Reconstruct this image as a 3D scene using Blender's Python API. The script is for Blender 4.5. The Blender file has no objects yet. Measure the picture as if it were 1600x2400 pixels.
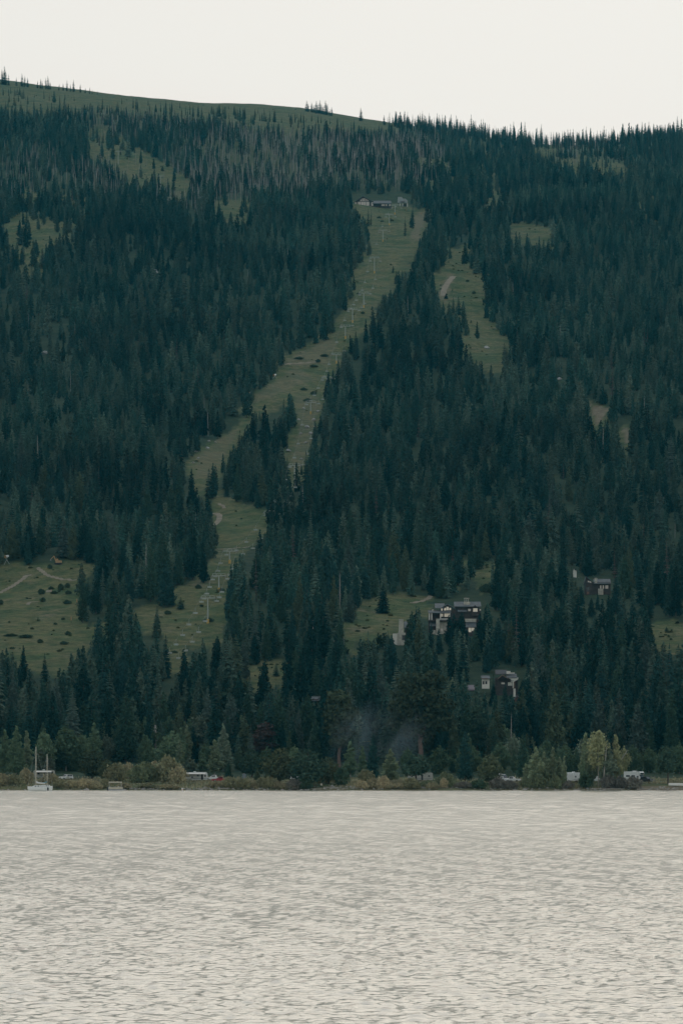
import bpy, math, random
import numpy as np
from mathutils import Vector, Matrix

random.seed(7)
rng = np.random.default_rng(7)
S = bpy.context.scene
COL = S.collection
R = math.radians

# ------------------------------------------------------------------ camera, sky, sun, exposure
F, YH, HC = 10500.0, 1755.0, 14.0        # focal length in photo pixels, horizon row, eye height in metres
cd = bpy.data.cameras.new('camera')
cam = bpy.data.objects.new('camera', cd)
COL.objects.link(cam)
cam.location = (0, 0, HC)
cam.rotation_euler = (R(90), 0, 0)
cd.sensor_fit = 'HORIZONTAL'
cd.sensor_width = 36
cd.lens = F / 1600 * 36
cd.shift_y = (YH - 1200) / 1600
cd.clip_start = 1.0
cd.clip_end = 40000
S.camera = cam

SUN_EL, SUN_AZ = R(7.2), R(6.0)          # the sun stands low behind the ridge, a little to the right
w = bpy.data.worlds.new('World')
S.world = w
w.use_nodes = True
wn = w.node_tree.nodes
wl = w.node_tree.links
sky = wn.new('ShaderNodeTexSky')
sky.sky_type = 'NISHITA'
sky.sun_disc = False
sky.sun_elevation = SUN_EL
sky.sun_rotation = SUN_AZ
sky.altitude = 1500
sky.air_density = 1.0
sky.dust_density = 3.5
sky.ozone_density = 1.0
# a thin high veil of cloud evens out the glow round the sun (c -> k c / (c + k)) and lifts the rest a little
def vmath(op, a, bb):
    x = wn.new('ShaderNodeVectorMath'); x.operation = op
    for i, q in enumerate((a, bb)):
        if isinstance(q, tuple): x.inputs[i].default_value = q
        else: wl.new(q, x.inputs[i])
    return x.outputs[0]
# k c / (c + h)
soft = vmath('DIVIDE', vmath('MULTIPLY', sky.outputs[0], (5.7, 5.25, 4.9)), vmath('ADD', sky.outputs[0], (4.2, 3.8, 3.0)))
wl.new(vmath('ADD', soft, (3.45, 3.36, 3.22)), wn['Background'].inputs['Color'])
wn['Background'].inputs['Strength'].default_value = 0.1

sd = bpy.data.lights.new('sun', 'SUN')
sd.energy = 3.5
sd.angle = R(0.5)
sd.color = (1.0, 0.86, 0.66)
sun = bpy.data.objects.new('sun', sd)
COL.objects.link(sun)
sun_dir = Vector((math.sin(SUN_AZ) * math.cos(SUN_EL), math.cos(SUN_AZ) * math.cos(SUN_EL), math.sin(SUN_EL)))
sun.rotation_euler = sun_dir.to_track_quat('Z', 'Y').to_euler()

S.view_settings.view_transform = 'Standard'
S.view_settings.look = 'None'
S.view_settings.exposure = 0.25
S.view_settings.gamma = 1.0
S.view_settings.use_curve_mapping = False
S.cycles.use_denoising = True
S.cycles.denoiser = 'OPENIMAGEDENOISE'
S.cycles.denoising_input_passes = 'RGB_ALBEDO_NORMAL'
S.cycles.denoising_prefilter = 'ACCURATE'
S.cycles.max_bounces = 5
S.cycles.diffuse_bounces = 2
S.cycles.glossy_bounces = 2
S.cycles.transmission_bounces = 2
S.cycles.volume_bounces = 0
S.cycles.transparent_max_bounces = 4

# ------------------------------------------------------------------ helpers
def prop(o, label=None, cat=None, group=None, kind=None):
    if label: o['label'] = label
    if cat: o['category'] = cat
    if group: o['group'] = group
    if kind: o['kind'] = kind
    return o

def empty(name, loc, rz=0.0, label=None, cat=None, group=None):
    o = bpy.data.objects.new(name, None)
    o.location = loc
    o.rotation_euler = (0, 0, rz)
    o.empty_display_size = 0.5
    COL.objects.link(o)
    return prop(o, label, cat, group)

def link(name, me, parent=None, loc=None):
    o = bpy.data.objects.new(name, me)
    COL.objects.link(o)
    if parent is not None: o.parent = parent
    if loc is not None: o.location = loc
    return o

KIDS = {}
def copy_tree(o, parent=None):
    c = o.copy()
    COL.objects.link(c)
    c.parent = parent
    for ch in list(o.children):
        copy_tree(ch, c)
    return c

class MB:
    """collects verts and faces of one mesh"""
    def __init__(self):
        self.v, self.f, self.m = [], [], []
        self.mi = 0
    def add(self, vs, fs):
        n = len(self.v)
        self.v.extend([tuple(p) for p in vs])
        for f in fs:
            self.f.append([n + i for i in f])
            self.m.append(self.mi)
        return self
    def box(self, x0, x1, y0, y1, z0, z1):
        return self.add([(x0,y0,z0),(x1,y0,z0),(x1,y1,z0),(x0,y1,z0),(x0,y0,z1),(x1,y0,z1),(x1,y1,z1),(x0,y1,z1)],
                        [(3,2,1,0),(4,5,6,7),(0,1,5,4),(1,2,6,5),(2,3,7,6),(3,0,4,7)])
    def prism(self, prof, a0, a1, axis='y'):
        """profile in the plane across axis, extruded from a0 to a1"""
        n = len(prof)
        def pt(p, a):
            return {'y': (p[0], a, p[1]), 'x': (a, p[0], p[1]), 'z': (p[0], p[1], a)}[axis]
        vs = [pt(p, a0) for p in prof] + [pt(p, a1) for p in prof]
        fs = [tuple(range(n))[::-1], tuple(range(n, 2*n))]
        for i in range(n):
            j = (i+1) % n
            fs.append((i, j, n+j, n+i))
        return self.add(vs, fs)
    def tube(self, pts, rad, seg=6, cap=True):
        pts = [Vector(p) for p in pts]
        rads = rad if isinstance(rad, (list, tuple)) else [rad]*len(pts)
        vs, fs = [], []
        for i, p in enumerate(pts):
            d = (pts[min(i+1, len(pts)-1)] - pts[max(i-1, 0)])
            d = d.normalized() if d.length > 1e-9 else Vector((0,0,1))
            a = d.cross(Vector((0,0,1)) if abs(d.z) < 0.9 else Vector((1,0,0))).normalized()
            b = d.cross(a)
            for k in range(seg):
                t = 2*math.pi*k/seg
                vs.append(p + (a*math.cos(t) + b*math.sin(t))*rads[i])
        for i in range(len(pts)-1):
            for k in range(seg):
                l = (k+1) % seg
                fs.append((i*seg+k, i*seg+l, (i+1)*seg+l, (i+1)*seg+k))
        if cap:
            fs.append(tuple(range(seg))[::-1])
            fs.append(tuple((len(pts)-1)*seg+k for k in range(seg)))
        return self.add(vs, fs)
    def mesh(self, name, mats, smooth=False):
        me = bpy.data.meshes.new(name)
        me.from_pydata(self.v, [], self.f)
        for m in (mats if isinstance(mats, (list, tuple)) else [mats]):
            me.materials.append(m)
        if any(self.m): me.polygons.foreach_set('material_index', self.m)
        if smooth: me.polygons.foreach_set('use_smooth', [True]*len(self.f))
        me.update()
        return me
    def build(self, name, mats, parent=None, loc=None, smooth=False):
        return link(name, self.mesh(name, mats, smooth), parent, loc)

def np_mesh(name, V, T, mats, smooth=False):
    """fast mesh from arrays; T has 3 or 4 columns"""
    me = bpy.data.meshes.new(name)
    V = np.asarray(V, np.float32); T = np.asarray(T, np.int32)
    k = T.shape[1]
    me.vertices.add(len(V)); me.vertices.foreach_set('co', V.ravel())
    me.loops.add(T.size); me.loops.foreach_set('vertex_index', T.ravel())
    me.polygons.add(len(T))
    me.polygons.foreach_set('loop_start', np.arange(len(T), dtype=np.int32)*k)
    if smooth: me.polygons.foreach_set('use_smooth', np.ones(len(T), bool))
    for m in (mats if isinstance(mats, (list, tuple)) else [mats]):
        me.materials.append(m)
    me.update(calc_edges=True)
    return me

# ------------------------------------------------------------------ materials
def new_mat(name):
    m = bpy.data.materials.new(name)
    m.use_nodes = True
    return m, m.node_tree.nodes, m.node_tree.links, m.node_tree.nodes['Principled BSDF']

def paint(name, col, rough=0.6, var=0.15, scale=2.0, metal=0.0, bump=0.0):
    m, n, l, b = new_mat(name)
    tc = n.new('ShaderNodeTexCoord')
    nz = n.new('ShaderNodeTexNoise')
    nz.inputs['Scale'].default_value = scale
    nz.inputs['Detail'].default_value = 5
    l.new(tc.outputs['Object'], nz.inputs['Vector'])
    rp = n.new('ShaderNodeValToRGB')
    rp.color_ramp.elements[0].position = 0.3
    rp.color_ramp.elements[1].position = 0.7
    rp.color_ramp.elements[0].color = (*[c*(1-var) for c in col], 1)
    rp.color_ramp.elements[1].color = (*[min(1, c*(1+var)) for c in col], 1)
    l.new(nz.outputs['Fac'], rp.inputs['Fac'])
    l.new(rp.outputs[0], b.inputs['Base Color'])
    b.inputs['Roughness'].default_value = rough
    b.inputs['Metallic'].default_value = metal
    if bump:
        bp = n.new('ShaderNodeBump')
        bp.inputs['Strength'].default_value = bump
        bp.inputs['Distance'].default_value = 0.05
        l.new(nz.outputs['Fac'], bp.inputs['Height'])
        l.new(bp.outputs[0], b.inputs['Normal'])
    return m

def foliage(name, cols, trans=0.12, noise=0.35, stands=0.0):
    """leaf colour differs from plant to plant (cols = ramp) and a little within each plant"""
    m, n, l, b = new_mat(name)
    oi = n.new('ShaderNodeObjectInfo')
    rp = n.new('ShaderNodeValToRGB')
    els = rp.color_ramp.elements
    if len(cols) == 1: cols = [tuple(c*.86 for c in cols[0]), tuple(c*1.14 for c in cols[0])]
    while len(els) < len(cols): els.new(0.5)
    for i, c in enumerate(cols):
        els[i].position = i/(len(cols)-1) if len(cols) > 1 else 0
        els[i].color = (*c, 1)
    l.new(oi.outputs['Random'], rp.inputs['Fac'])
    tc = n.new('ShaderNodeTexCoord')
    nz = n.new('ShaderNodeTexNoise')
    nz.inputs['Scale'].default_value = 0.7
    nz.inputs['Detail'].default_value = 4
    l.new(tc.outputs['Object'], nz.inputs['Vector'])
    mr = n.new('ShaderNodeMapRange')
    mr.inputs['From Min'].default_value = 0.3; mr.inputs['From Max'].default_value = 0.7
    mr.inputs['To Min'].default_value = 1-noise; mr.inputs['To Max'].default_value = 1+noise
    l.new(nz.outputs['Fac'], mr.inputs['Value'])
    mul = n.new('ShaderNodeVectorMath'); mul.operation = 'SCALE'
    l.new(rp.outputs[0], mul.inputs[0]); l.new(mr.outputs[0], mul.inputs['Scale'])
    if stands:      # whole stands differ in age and species
        sz = n.new('ShaderNodeTexNoise'); sz.inputs['Scale'].default_value = .0055; sz.inputs['Detail'].default_value = 4; sz.inputs['Roughness'].default_value = .65
        l.new(oi.outputs['Location'], sz.inputs['Vector'])
        sm = n.new('ShaderNodeMapRange'); sm.inputs['From Min'].default_value = .34; sm.inputs['From Max'].default_value = .66
        sm.inputs['To Min'].default_value = 1-stands; sm.inputs['To Max'].default_value = 1+stands
        l.new(sz.outputs['Fac'], sm.inputs['Value'])
        m2 = n.new('ShaderNodeVectorMath'); m2.operation = 'SCALE'
        l.new(mul.outputs[0], m2.inputs[0]); l.new(sm.outputs[0], m2.inputs['Scale']); mul = m2
    n.remove(b)
    df = n.new('ShaderNodeBsdfDiffuse'); tr = n.new('ShaderNodeBsdfTranslucent')
    l.new(mul.outputs[0], df.inputs['Color']); l.new(mul.outputs[0], tr.inputs['Color'])
    ms = n.new('ShaderNodeMixShader'); ms.inputs[0].default_value = trans
    l.new(df.outputs[0], ms.inputs[1]); l.new(tr.outputs[0], ms.inputs[2])
    l.new(ms.outputs[0], n['Material Output'].inputs['Surface'])
    return m

M = {}
M['needles'] = foliage('conifer_needles', [(.015,.044,.034),(.050,.104,.076),(.024,.062,.048),(.110,.160,.112),(.018,.050,.038),(.074,.122,.086),(.128,.165,.116),(.030,.074,.056)], stands=.55)
M['spire'] = foliage('ridge_conifer_needles', [(.024,.050,.038),(.044,.076,.052),(.062,.092,.060)], .38)
M['needles_near'] = foliage('near_conifer_needles', [(.030,.060,.040),(.060,.096,.062),(.040,.072,.050),(.088,.116,.070),(.048,.080,.056),(.100,.120,.070)])
M['needles_brown'] = foliage('dying_needles', [(.125,.088,.074),(.150,.100,.086),(.120,.105,.082)])
M['needles_grey'] = foliage('dead_twigs', [(.170,.158,.138),(.230,.205,.172),(.140,.136,.120)])
M['pine'] = foliage('pine_needles', [(.036,.050,.030),(.042,.054,.030)])
M['aspen'] = foliage('aspen_leaves', [(.080,.105,.060),(.110,.125,.066),(.075,.110,.062)], 0.35)
M['cottonwood'] = foliage('cottonwood_leaves', [(.110,.125,.068),(.135,.138,.070)], 0.35)
M['willow_green'] = foliage('green_willow_leaves', [(.060,.082,.046),(.076,.092,.050)], 0.3)
M['willow_tan'] = foliage('tan_willow_leaves', [(.150,.130,.078),(.120,.116,.066),(.170,.142,.086)], 0.3)
M['scrub'] = foliage('scrub_leaves', [(.034,.058,.036),(.044,.068,.040)], 0.2)
M['meadow_scrub'] = foliage('meadow_scrub_leaves', [(.052,.088,.046),(.082,.120,.056),(.110,.125,.062)], .2)
M['bark'] = paint('dark_bark', (.09,.07,.055), .9, .3, 3)
M['bark_pale'] = paint('pale_bark', (.33,.30,.25), .9, .25, 3)
M['bark_grey'] = paint('weathered_grey_wood', (.42,.385,.335), .9, .3, 3)
M['bark_red'] = paint('reddish_pine_bark', (.16,.10,.075), .9, .3, 2)

# ------------------------------------------------------------------ terrain shape
_ky = np.array([1300,1480,1500,1504,1512,1530,1560,1620,1700,1800,1900,2000,2100,2200,2400,2625,2850,3088,3400,3750,4300,4600,5200,5800,6300,6800,7300,8200,10000,14000.])
_kz = np.array([-6,-1.6,0.0,0.75,1.7,2.5,3.1,4.2,8,20,38,56,75,92,122,165,210,260,330,410,530,590,720,840,930,1010,1060,1000,700,300.])
def _pchip(xk, yk):
    h = np.diff(xk); d = np.diff(yk)/h
    m = np.zeros_like(yk)
    for i in range(1, len(xk)-1):
        if d[i-1]*d[i] > 0:
            w1 = 2*h[i]+h[i-1]; w2 = h[i]+2*h[i-1]
            m[i] = (w1+w2)/(w1/d[i-1]+w2/d[i])
    m[0], m[-1] = d[0], d[-1]
    def f(x):
        x = np.clip(x, xk[0], xk[-1])
        i = np.clip(np.searchsorted(xk, x)-1, 0, len(xk)-2)
        t = (x-xk[i])/h[i]
        return (yk[i]*(1+2*t)*(1-t)**2 + h[i]*m[i]*t*(1-t)**2 + yk[i+1]*t*t*(3-2*t) + h[i]*m[i+1]*t*t*(t-1))
    return f
_prof = _pchip(_ky, _kz)
_SKX = np.array([-800,-400,0,130,250,500,700,800,930,1100,1250,1400,1500,1600,2000,2400.])
_SKY = np.array([150,172,192,205,218,239,252,270,292,322,340,334,324,322,335,350.])
_yy = np.arange(5000, 8000, 10.)
_R0 = float(np.min(YH - (_prof(_yy)-HC)*F/_yy))
def sstep(a, b, x):
    t = np.clip((x-a)/(b-a), 0, 1)
    return t*t*(3-2*t)
def ground(X, Y):
    X = np.asarray(X, float); Y = np.asarray(Y, float)
    shore = 2.6*np.sin(X*0.021+1.0) + 1.7*np.sin(X*0.067) + 0.9*np.sin(X*0.17+2)
    Yb = Y + shore*np.clip((1600-Y)/100, 0, 1)*np.clip((Y-1300)/150, 0, 1)
    z = _prof(Yb)
    px = 800 + F*X/Y
    fac = (YH-np.interp(px, _SKX, _SKY))/(YH-_R0)
    z = HC + (z-HC)*(1+(fac-1)*sstep(3600, 6000, Y))
    a = sstep(1750, 2600, Y)*(1-0.6*sstep(5200, 6300, Y))
    z = z + a*(5*np.sin(X/95+Y/260) + 4*np.sin(X/57-Y/190+1.3) + 3*np.sin(X/33+Y/77+.4)) + a*1.2*np.sin(X/14+1)*np.sin(Y/17)
    # grassy knoll at the left, with a dip behind it
    z = z + 9*np.exp(-((X+160)/62)**2-((Y-2285)/60)**2) - 9*np.exp(-((X+165)/70)**2-((Y-2430)/60)**2)
    z = z + sstep(1515, 1560, Y)*0.18*np.sin(X*.31)*np.sin(Y*.23)
    return z
def pix(X, Y, Z):
    return 800 + F*X/Y, YH - (Z-HC)*F/Y
_MY = np.concatenate([np.arange(1490, 1700, 1.0), np.arange(1700, 7600, 4.0)])
def at(px, py, Ymin=1490):
    """ground point under a photo pixel"""
    Y = _MY[_MY >= Ymin]
    X = (px-800)/F*Y
    r = YH - (ground(X, Y)-HC)*F/Y
    i = np.argmax(r <= py) if (r <= py).any() else len(Y)-1
    y = float(Y[i])
    x = (px-800)/F*y
    return x, y, float(ground(x, y))
def gz(x, y): return float(ground(x, y))

# open ground, traced in photo pixels
CLEAR = [
 [(832,480),(953,484),(1019,496),(989,527),(985,560),(975,580),(933,612),(922,659),(892,690),(851,741),(838,761),(800,815),(786,840),(765,894),(750,955),(735,1006),(714,1067),(700,1120),(668,1120),(668,1067),(684,1027),(699,986),(694,955),(689,914),(663,919),(628,940),(597,960),(577,986),(566,1006),(561,1037),(530,1047),(515,1108),(500,1130),(470,1140),(454,1108),(454,1067),(490,1037),(536,1016),(571,986),(587,945),(612,914),(638,894),(658,873),(663,843),(735,812),(765,792),(800,748),(820,710),(831,660),(833,623),(859,608),(862,555),(866,527),(846,500)],
 [(505,1160),(540,1168),(561,1182),(638,1202),(622,1225),(587,1260),(555,1296),(536,1334),(528,1403),(522,1464),(498,1490),(459,1490),(429,1505),(421,1541),(388,1571),(403,1535),(402,1464),(370,1455),(337,1460),(325,1422),(367,1426),(417,1424),(425,1375),(475,1369),(478,1330),(505,1315),(501,1250),(498,1190)],
 [(-60,1334),(23,1326),(57,1325),(84,1328),(126,1326),(161,1323),(195,1317),(203,1346),(180,1361),(180,1418),(191,1472),(218,1476),(230,1458),(268,1457),(245,1480),(191,1499),(145,1552),(69,1548),(19,1522),(-60,1510)],
 [(199,345),(219,304),(286,324),(327,350),(357,370),(398,396),(444,432),(434,447),(378,426),(306,416),(286,386),(240,355)],
 [(500,467),(587,475),(577,503),(551,498),(505,483)],
 [(-40,299),(20,304),(20,319),(-40,319)],
 [(51,442),(97,449),(92,467),(55,455)],
 [(148,457),(204,465),(204,508),(170,493),(142,468)],
 [(10,503),(61,498),(97,518),(163,518),(158,549),(112,549),(102,574),(102,610),(77,651),(66,641),(46,610),(36,559),(15,534)],
 [(-40,180),(130,200),(250,212),(500,232),(700,245),(800,262),(930,285),(900,300),(800,292),(700,288),(560,278),(420,262),(300,248),(230,240),(120,238),(60,252),(-40,236)],
 [(1050,578),(1075,590),(1106,562),(1110,570),(1101,628),(1137,644),(1139,669),(1137,741),(1167,775),(1188,815),(1178,846),(1132,838),(1086,810),(1092,765),(1098,710),(1060,702),(1048,712),(1024,680),(1019,659),(1050,639)],
 [(1183,527),(1249,527),(1310,542),(1275,552),(1208,537)],
 [(1147,435),(1178,445),(1157,460),(1142,475),(1130,470)],
 [(1489,465),(1540,460),(1535,486),(1504,483)],
 [(1366,938),(1387,948),(1428,958),(1412,979),(1402,999),(1394,989),(1387,958)],
 [(1456,999),(1479,1012),(1473,1030),(1468,1040),(1461,1014)],
 [(841,1419),(883,1411),(913,1396),(1009,1399),(997,1415),(963,1422),(952,1453),(932,1457),(902,1480),(837,1484),(825,1503),(798,1514),(791,1495),(841,1453)],
 [(573,1568),(615,1556),(684,1553),(680,1576),(645,1591),(588,1591)],
 [(1078,1305),(1088,1341),(1078,1361),(1072,1340)],
 [(1134,1315),(1155,1326),(1152,1356),(1127,1366),(1130,1340)],
 [(1528,1468),(1640,1455),(1640,1500),(1536,1504)],
 [(1300,380),(1370,366),(1445,384),(1485,412),(1430,430),(1350,414)],
 [(1085,360),(1130,350),(1180,360),(1165,384),(1100,382)],
 [(985,378),(1060,368),(1072,395),(1000,408)],
 [(1240,345),(1300,340),(1310,356),(1250,362)],
]
SANDY = [14, 15]
SEMI = [CLEAR[k] for k in (5, 6, 7, 8, 12, 13, 21, 22, 23, 24)]
OPEN = [p for k, p in enumerate(CLEAR) if k not in (3, 4, 5, 6, 7, 8, 9, 12, 13, 21, 22, 23, 24)]
# windows through the trees on to the houses
HOUSES = [
 [(828,455),(960,455),(960,485),(828,485)],
 [(1004,1404),(1126,1404),(1126,1450),(1112,1455),(1112,1488),(1090,1488),(1090,1455),(1052,1455),(1052,1488),(1004,1488)],
 [(920,1452),(952,1452),(952,1510),(920,1510)],
 [(1127,1582),(1148,1582),(1148,1610),(1127,1610)],
 [(1164,1571),(1216,1571),(1216,1600),(1208,1602),(1208,1624),(1199,1624),(1197,1602),(1164,1598)],
 [(1340,1332),(1354,1332),(1354,1352),(1340,1352)],
 [(1370,1352),(1430,1352),(1430,1394),(1370,1394)],
 [(1464,1372),(1478,1372),(1478,1390),(1464,1390)],
 [(1092,1610),(1112,1610),(1112,1625),(1092,1625)],
 [(1206,1632),(1224,1632),(1224,1642),(1206,1642)],
 [(722,1637),(748,1637),(748,1646),(722,1646)],
 [(1480,1734),(1500,1734),(1500,1756),(1480,1756)],
 [(1584,1742),(1600,1742),(1600,1756),(1584,1756)],
]
def inside(poly, x, y):
    x = np.asarray(x, float); y = np.asarray(y, float)
    c = np.zeros(x.shape, bool)
    n = len(poly)
    for i in range(n):
        x0, y0 = poly[i]; x1, y1 = poly[(i+1) % n]
        if y0 == y1: continue
        hit = ((y0 > y) != (y1 > y)) & (x < (x1-x0)*(y-y0)/(y1-y0)+x0)
        c ^= hit
    return c
def inside_any(polys, x, y):
    c = np.zeros(np.asarray(x).shape, bool)
    for p in polys: c |= inside(p, x, y)
    return c

# ------------------------------------------------------------------ the ground
def ground_material():
    m, n, l, b = new_mat('hillside_ground')
    b.inputs['Roughness'].default_value = 0.95
    b.inputs['Specular IOR Level'].default_value = 0.1
    tc = n.new('ShaderNodeTexCoord')
    def noise(scale, det=6, rough=.6):
        z = n.new('ShaderNodeTexNoise')
        z.inputs['Scale'].default_value = scale; z.inputs['Detail'].default_value = det
        z.inputs['Roughness'].default_value = rough
        l.new(tc.outputs['Object'], z.inputs['Vector'])
        return z
    def ramp(src, stops):
        r = n.new('ShaderNodeValToRGB')
        e = r.color_ramp.elements
        while len(e) < len(stops): e.new(.5)
        for i, (p, c) in enumerate(stops):
            e[i].position = p; e[i].color = (*c, 1)
        l.new(src, r.inputs['Fac'])
        return r
    def mix(fac, a, bb):
        x = n.new('ShaderNodeMix'); x.data_type = 'RGBA'
        l.new(fac, x.inputs[0]); l.new(a, x.inputs[6]); l.new(bb, x.inputs[7])
        return x.outputs[2]
    grass = ramp(noise(.035, 8, .65).outputs['Fac'], [(.28,(.052,.088,.040)),(.44,(.092,.128,.056)),(.55,(.160,.160,.078)),(.64,(.085,.118,.052)),(.76,(.135,.145,.068))])
    tuft = ramp(noise(.22, 8, .75).outputs['Fac'], [(.34,(.48,.54,.50)),(.50,(.95,.95,.95)),(.66,(1.30,1.24,1.12))])
    g2 = n.new('ShaderNodeMix'); g2.data_type = 'RGBA'; g2.blend_type = 'MULTIPLY'; g2.inputs[0].default_value = 1
    l.new(grass.outputs[0], g2.inputs[6]); l.new(tuft.outputs[0], g2.inputs[7])
    dirt = ramp(noise(.2, 6).outputs['Fac'], [(.35,(.17,.145,.095)),(.65,(.26,.22,.15))])
    patch = ramp(noise(.055, 7, .7).outputs['Fac'], [(.56,(0,0,0)),(.66,(1,1,1))])
    pk = n.new('ShaderNodeMath'); pk.operation = 'MULTIPLY'; pk.inputs[1].default_value = .55
    l.new(patch.outputs[0], pk.inputs[0])
    open_ = mix(pk.outputs[0], g2.outputs[2], dirt.outputs[0])
    a1 = n.new('ShaderNodeAttribute'); a1.attribute_name = 'dirt'
    open_ = mix(a1.outputs['Fac'], open_, dirt.outputs[0])
    floor = ramp(noise(.09, 6).outputs['Fac'], [(.35,(.030,.055,.034)),(.65,(.062,.085,.048))])
    a2 = n.new('ShaderNodeAttribute'); a2.attribute_name = 'open'
    out = mix(a2.outputs['Fac'], floor.outputs[0], open_)
    l.new(out, b.inputs['Base Color'])
    bp = n.new('ShaderNodeBump'); bp.inputs['Strength'].default_value = .6; bp.inputs['Distance'].default_value = 1.2
    l.new(noise(.5, 6, .7).outputs['Fac'], bp.inputs['Height']); l.new(bp.outputs[0], b.inputs['Normal'])
    return m
M['ground'] = ground_material()
ys = np.concatenate([np.arange(1440,1496,8.), np.arange(1496,1620,2.), np.arange(1620,1760,5.), np.arange(1760,7400,9.), np.arange(7400,14000,100.)])
us = np.concatenate([np.linspace(-.5,-.11,30)[:-1], np.linspace(-.11,.11,300), np.linspace(.11,.5,30)[1:]])
UU, YY = np.meshgrid(us, ys)
XX = UU*YY
ZZ = ground(XX, YY)
nr, nc = YY.shape
idx = np.arange(nr*nc).reshape(nr, nc)
quads = np.stack([idx[:-1,:-1], idx[:-1,1:], idx[1:,1:], idx[1:,:-1]], -1).reshape(-1, 4)
me = np_mesh('ground', np.stack([XX, YY, ZZ], -1).reshape(-1, 3), quads, M['ground'], True)
gpx, gpy = pix(XX, YY, ZZ)
op = inside_any(CLEAR, gpx, gpy).astype(float)
wx_ = 14*np.sin(gpy*.09+gpx*.05)+9*np.sin(gpx*.17-gpy*.11)
for dx, dy in ((14,0),(-14,0),(0,14),(0,30),(9,22),(-9,22),(0,-5)):
    op = np.maximum(op, (.92 if dy < 20 else .8)*inside_any(CLEAR, gpx+dx+.4*wx_, gpy-dy+.3*wx_))
wob = 8*np.sin(XX*.08)+5*np.sin(XX*.21+2)
shore_open = ((YY < 1585+wob) & (YY > 1480)).astype(float)
op = np.maximum(op, shore_open)
op = np.maximum(op, 0.5*sstep(4300, 5200, YY))
dirt = np.zeros_like(op)
for k in SANDY: dirt = np.maximum(dirt, inside(CLEAR[k], gpx, gpy).astype(float))
dirt = np.maximum(dirt, 0.9*(YY < 1508)*(gpx > 1490)*1.0 + 0.35*(YY < 1505))
dirt = np.maximum(dirt, .32*inside([(663,843),(735,812),(765,792),(790,800),(770,850),(690,860),(600,925),(560,1000),(536,1016),(460,1070),(456,1120),(500,1130),(520,1080),(590,950),(690,905),(745,890)], gpx, gpy))
dirt = np.maximum(dirt, .3*inside([(690,930),(750,930),(730,1040),(700,1110),(680,1100),(700,1000)], gpx, gpy))
dirt = np.maximum(dirt, .55*inside([(975,496),(1019,496),(990,527),(985,560),(960,560),(970,530)], gpx, gpy))
dirt = np.maximum(dirt, .5*inside([(1050,640),(1062,640),(1060,660),(1045,712),(1024,690)], gpx, gpy))
at1 = me.attributes.new('open', 'FLOAT', 'POINT'); at1.data.foreach_set('value', op.ravel().astype(np.float32))
at2 = me.attributes.new('dirt', 'FLOAT', 'POINT'); at2.data.foreach_set('value', np.clip(dirt, 0, 1).ravel().astype(np.float32))
prop(link('ground', me), 'grassy and wooded hillside rising from the lakeshore to the ridge', kind='structure')

# ------------------------------------------------------------------ the lake
def water_material():
    m, n, l, b = new_mat('lake_water')
    b.inputs['Base Color'].default_value = (.91,.855,.72,1)
    b.inputs['Metallic'].default_value = .85
    b.inputs['IOR'].default_value = 2.4
    b.inputs['Specular IOR Level'].default_value = .5
    ra = n.new('ShaderNodeAttribute'); ra.attribute_name = 'chop'
    l.new(ra.outputs['Fac'], b.inputs['Roughness'])
    tc = n.new('ShaderNodeTexCoord')
    mp = n.new('ShaderNodeMapping'); mp.inputs['Scale'].default_value = (.8, 1.0, 1)
    l.new(tc.outputs['Object'], mp.inputs['Vector'])
    hsum = None
    for sc, amt in ((2.2, .05), (.8, .10)):
        z = n.new('ShaderNodeTexNoise'); z.inputs['Scale'].default_value = sc; z.inputs['Detail'].default_value = 3
        l.new(mp.outputs[0], z.inputs['Vector'])
        k = n.new('ShaderNodeMath'); k.operation = 'MULTIPLY'; k.inputs[1].default_value = amt
        l.new(z.outputs['Fac'], k.inputs[0])
        if hsum is None: hsum = k.outputs[0]
        else:
            s_ = n.new('ShaderNodeMath'); l.new(hsum, s_.inputs[0]); l.new(k.outputs[0], s_.inputs[1]); hsum = s_.outputs[0]
    bp = n.new('ShaderNodeBump'); bp.inputs['Strength'].default_value = .6; bp.inputs['Distance'].default_value = 1.0
    l.new(hsum, bp.inputs['Height']); l.new(bp.outputs[0], b.inputs['Normal'])
    return m
M['water'] = water_material()
NEAR = 195.0
rows = [NEAR]
while rows[-1] < 1530: rows.append(rows[-1] + max(.25, rows[-1]*.00135))
rows = np.array(rows)
us = np.linspace(-.15, .15, 420)
UU, YY = np.meshgrid(us, rows)
XX = UU*YY
dY = np.maximum(.25, YY*.00135)
ZZ = np.zeros_like(XX)
wr = np.random.default_rng(3)
warp = 1.5*np.sin(XX*.05+YY*.013)+1.1*np.sin(XX*.11-YY*.031+2)
for i in range(56):
    lam = .62*(2.9/.62)**(i/55)
    th = wr.normal(0.15, .75)
    k = 2*math.pi/lam
    amp = .0066*lam**.9*wr.uniform(.5, 1.4)
    ZZ += amp*np.clip((lam/dY-1.0)/1.0, 0, 1)*np.sin(k*(math.sin(th)*XX+math.cos(th)*(YY+warp*.6))+wr.uniform(0, 6.28))
for i in range(24):
    lam = wr.uniform(3.0, 9.0); th = wr.normal(.15, .5); k = 2*math.pi/lam
    ZZ += sstep(450, 1100, YY)*.0032*lam*wr.uniform(.5, 1.4)*np.clip((lam/dY-1.8)/1.5, 0, 1)*np.sin(k*(math.sin(th)*XX+math.cos(th)*(YY+warp))+wr.uniform(0, 6.28))
gust = 1 + .08*np.sin(XX*.06+YY*.011+1)*np.sin(YY*.037-XX*.02) + .14*np.sin(XX*.21+YY*.05)*np.sin(XX*.13-YY*.08)
ZZ *= gust*(1-sstep(1440, 1495, YY))
nr, nc = YY.shape
idx = np.arange(nr*nc).reshape(nr, nc)
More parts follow.
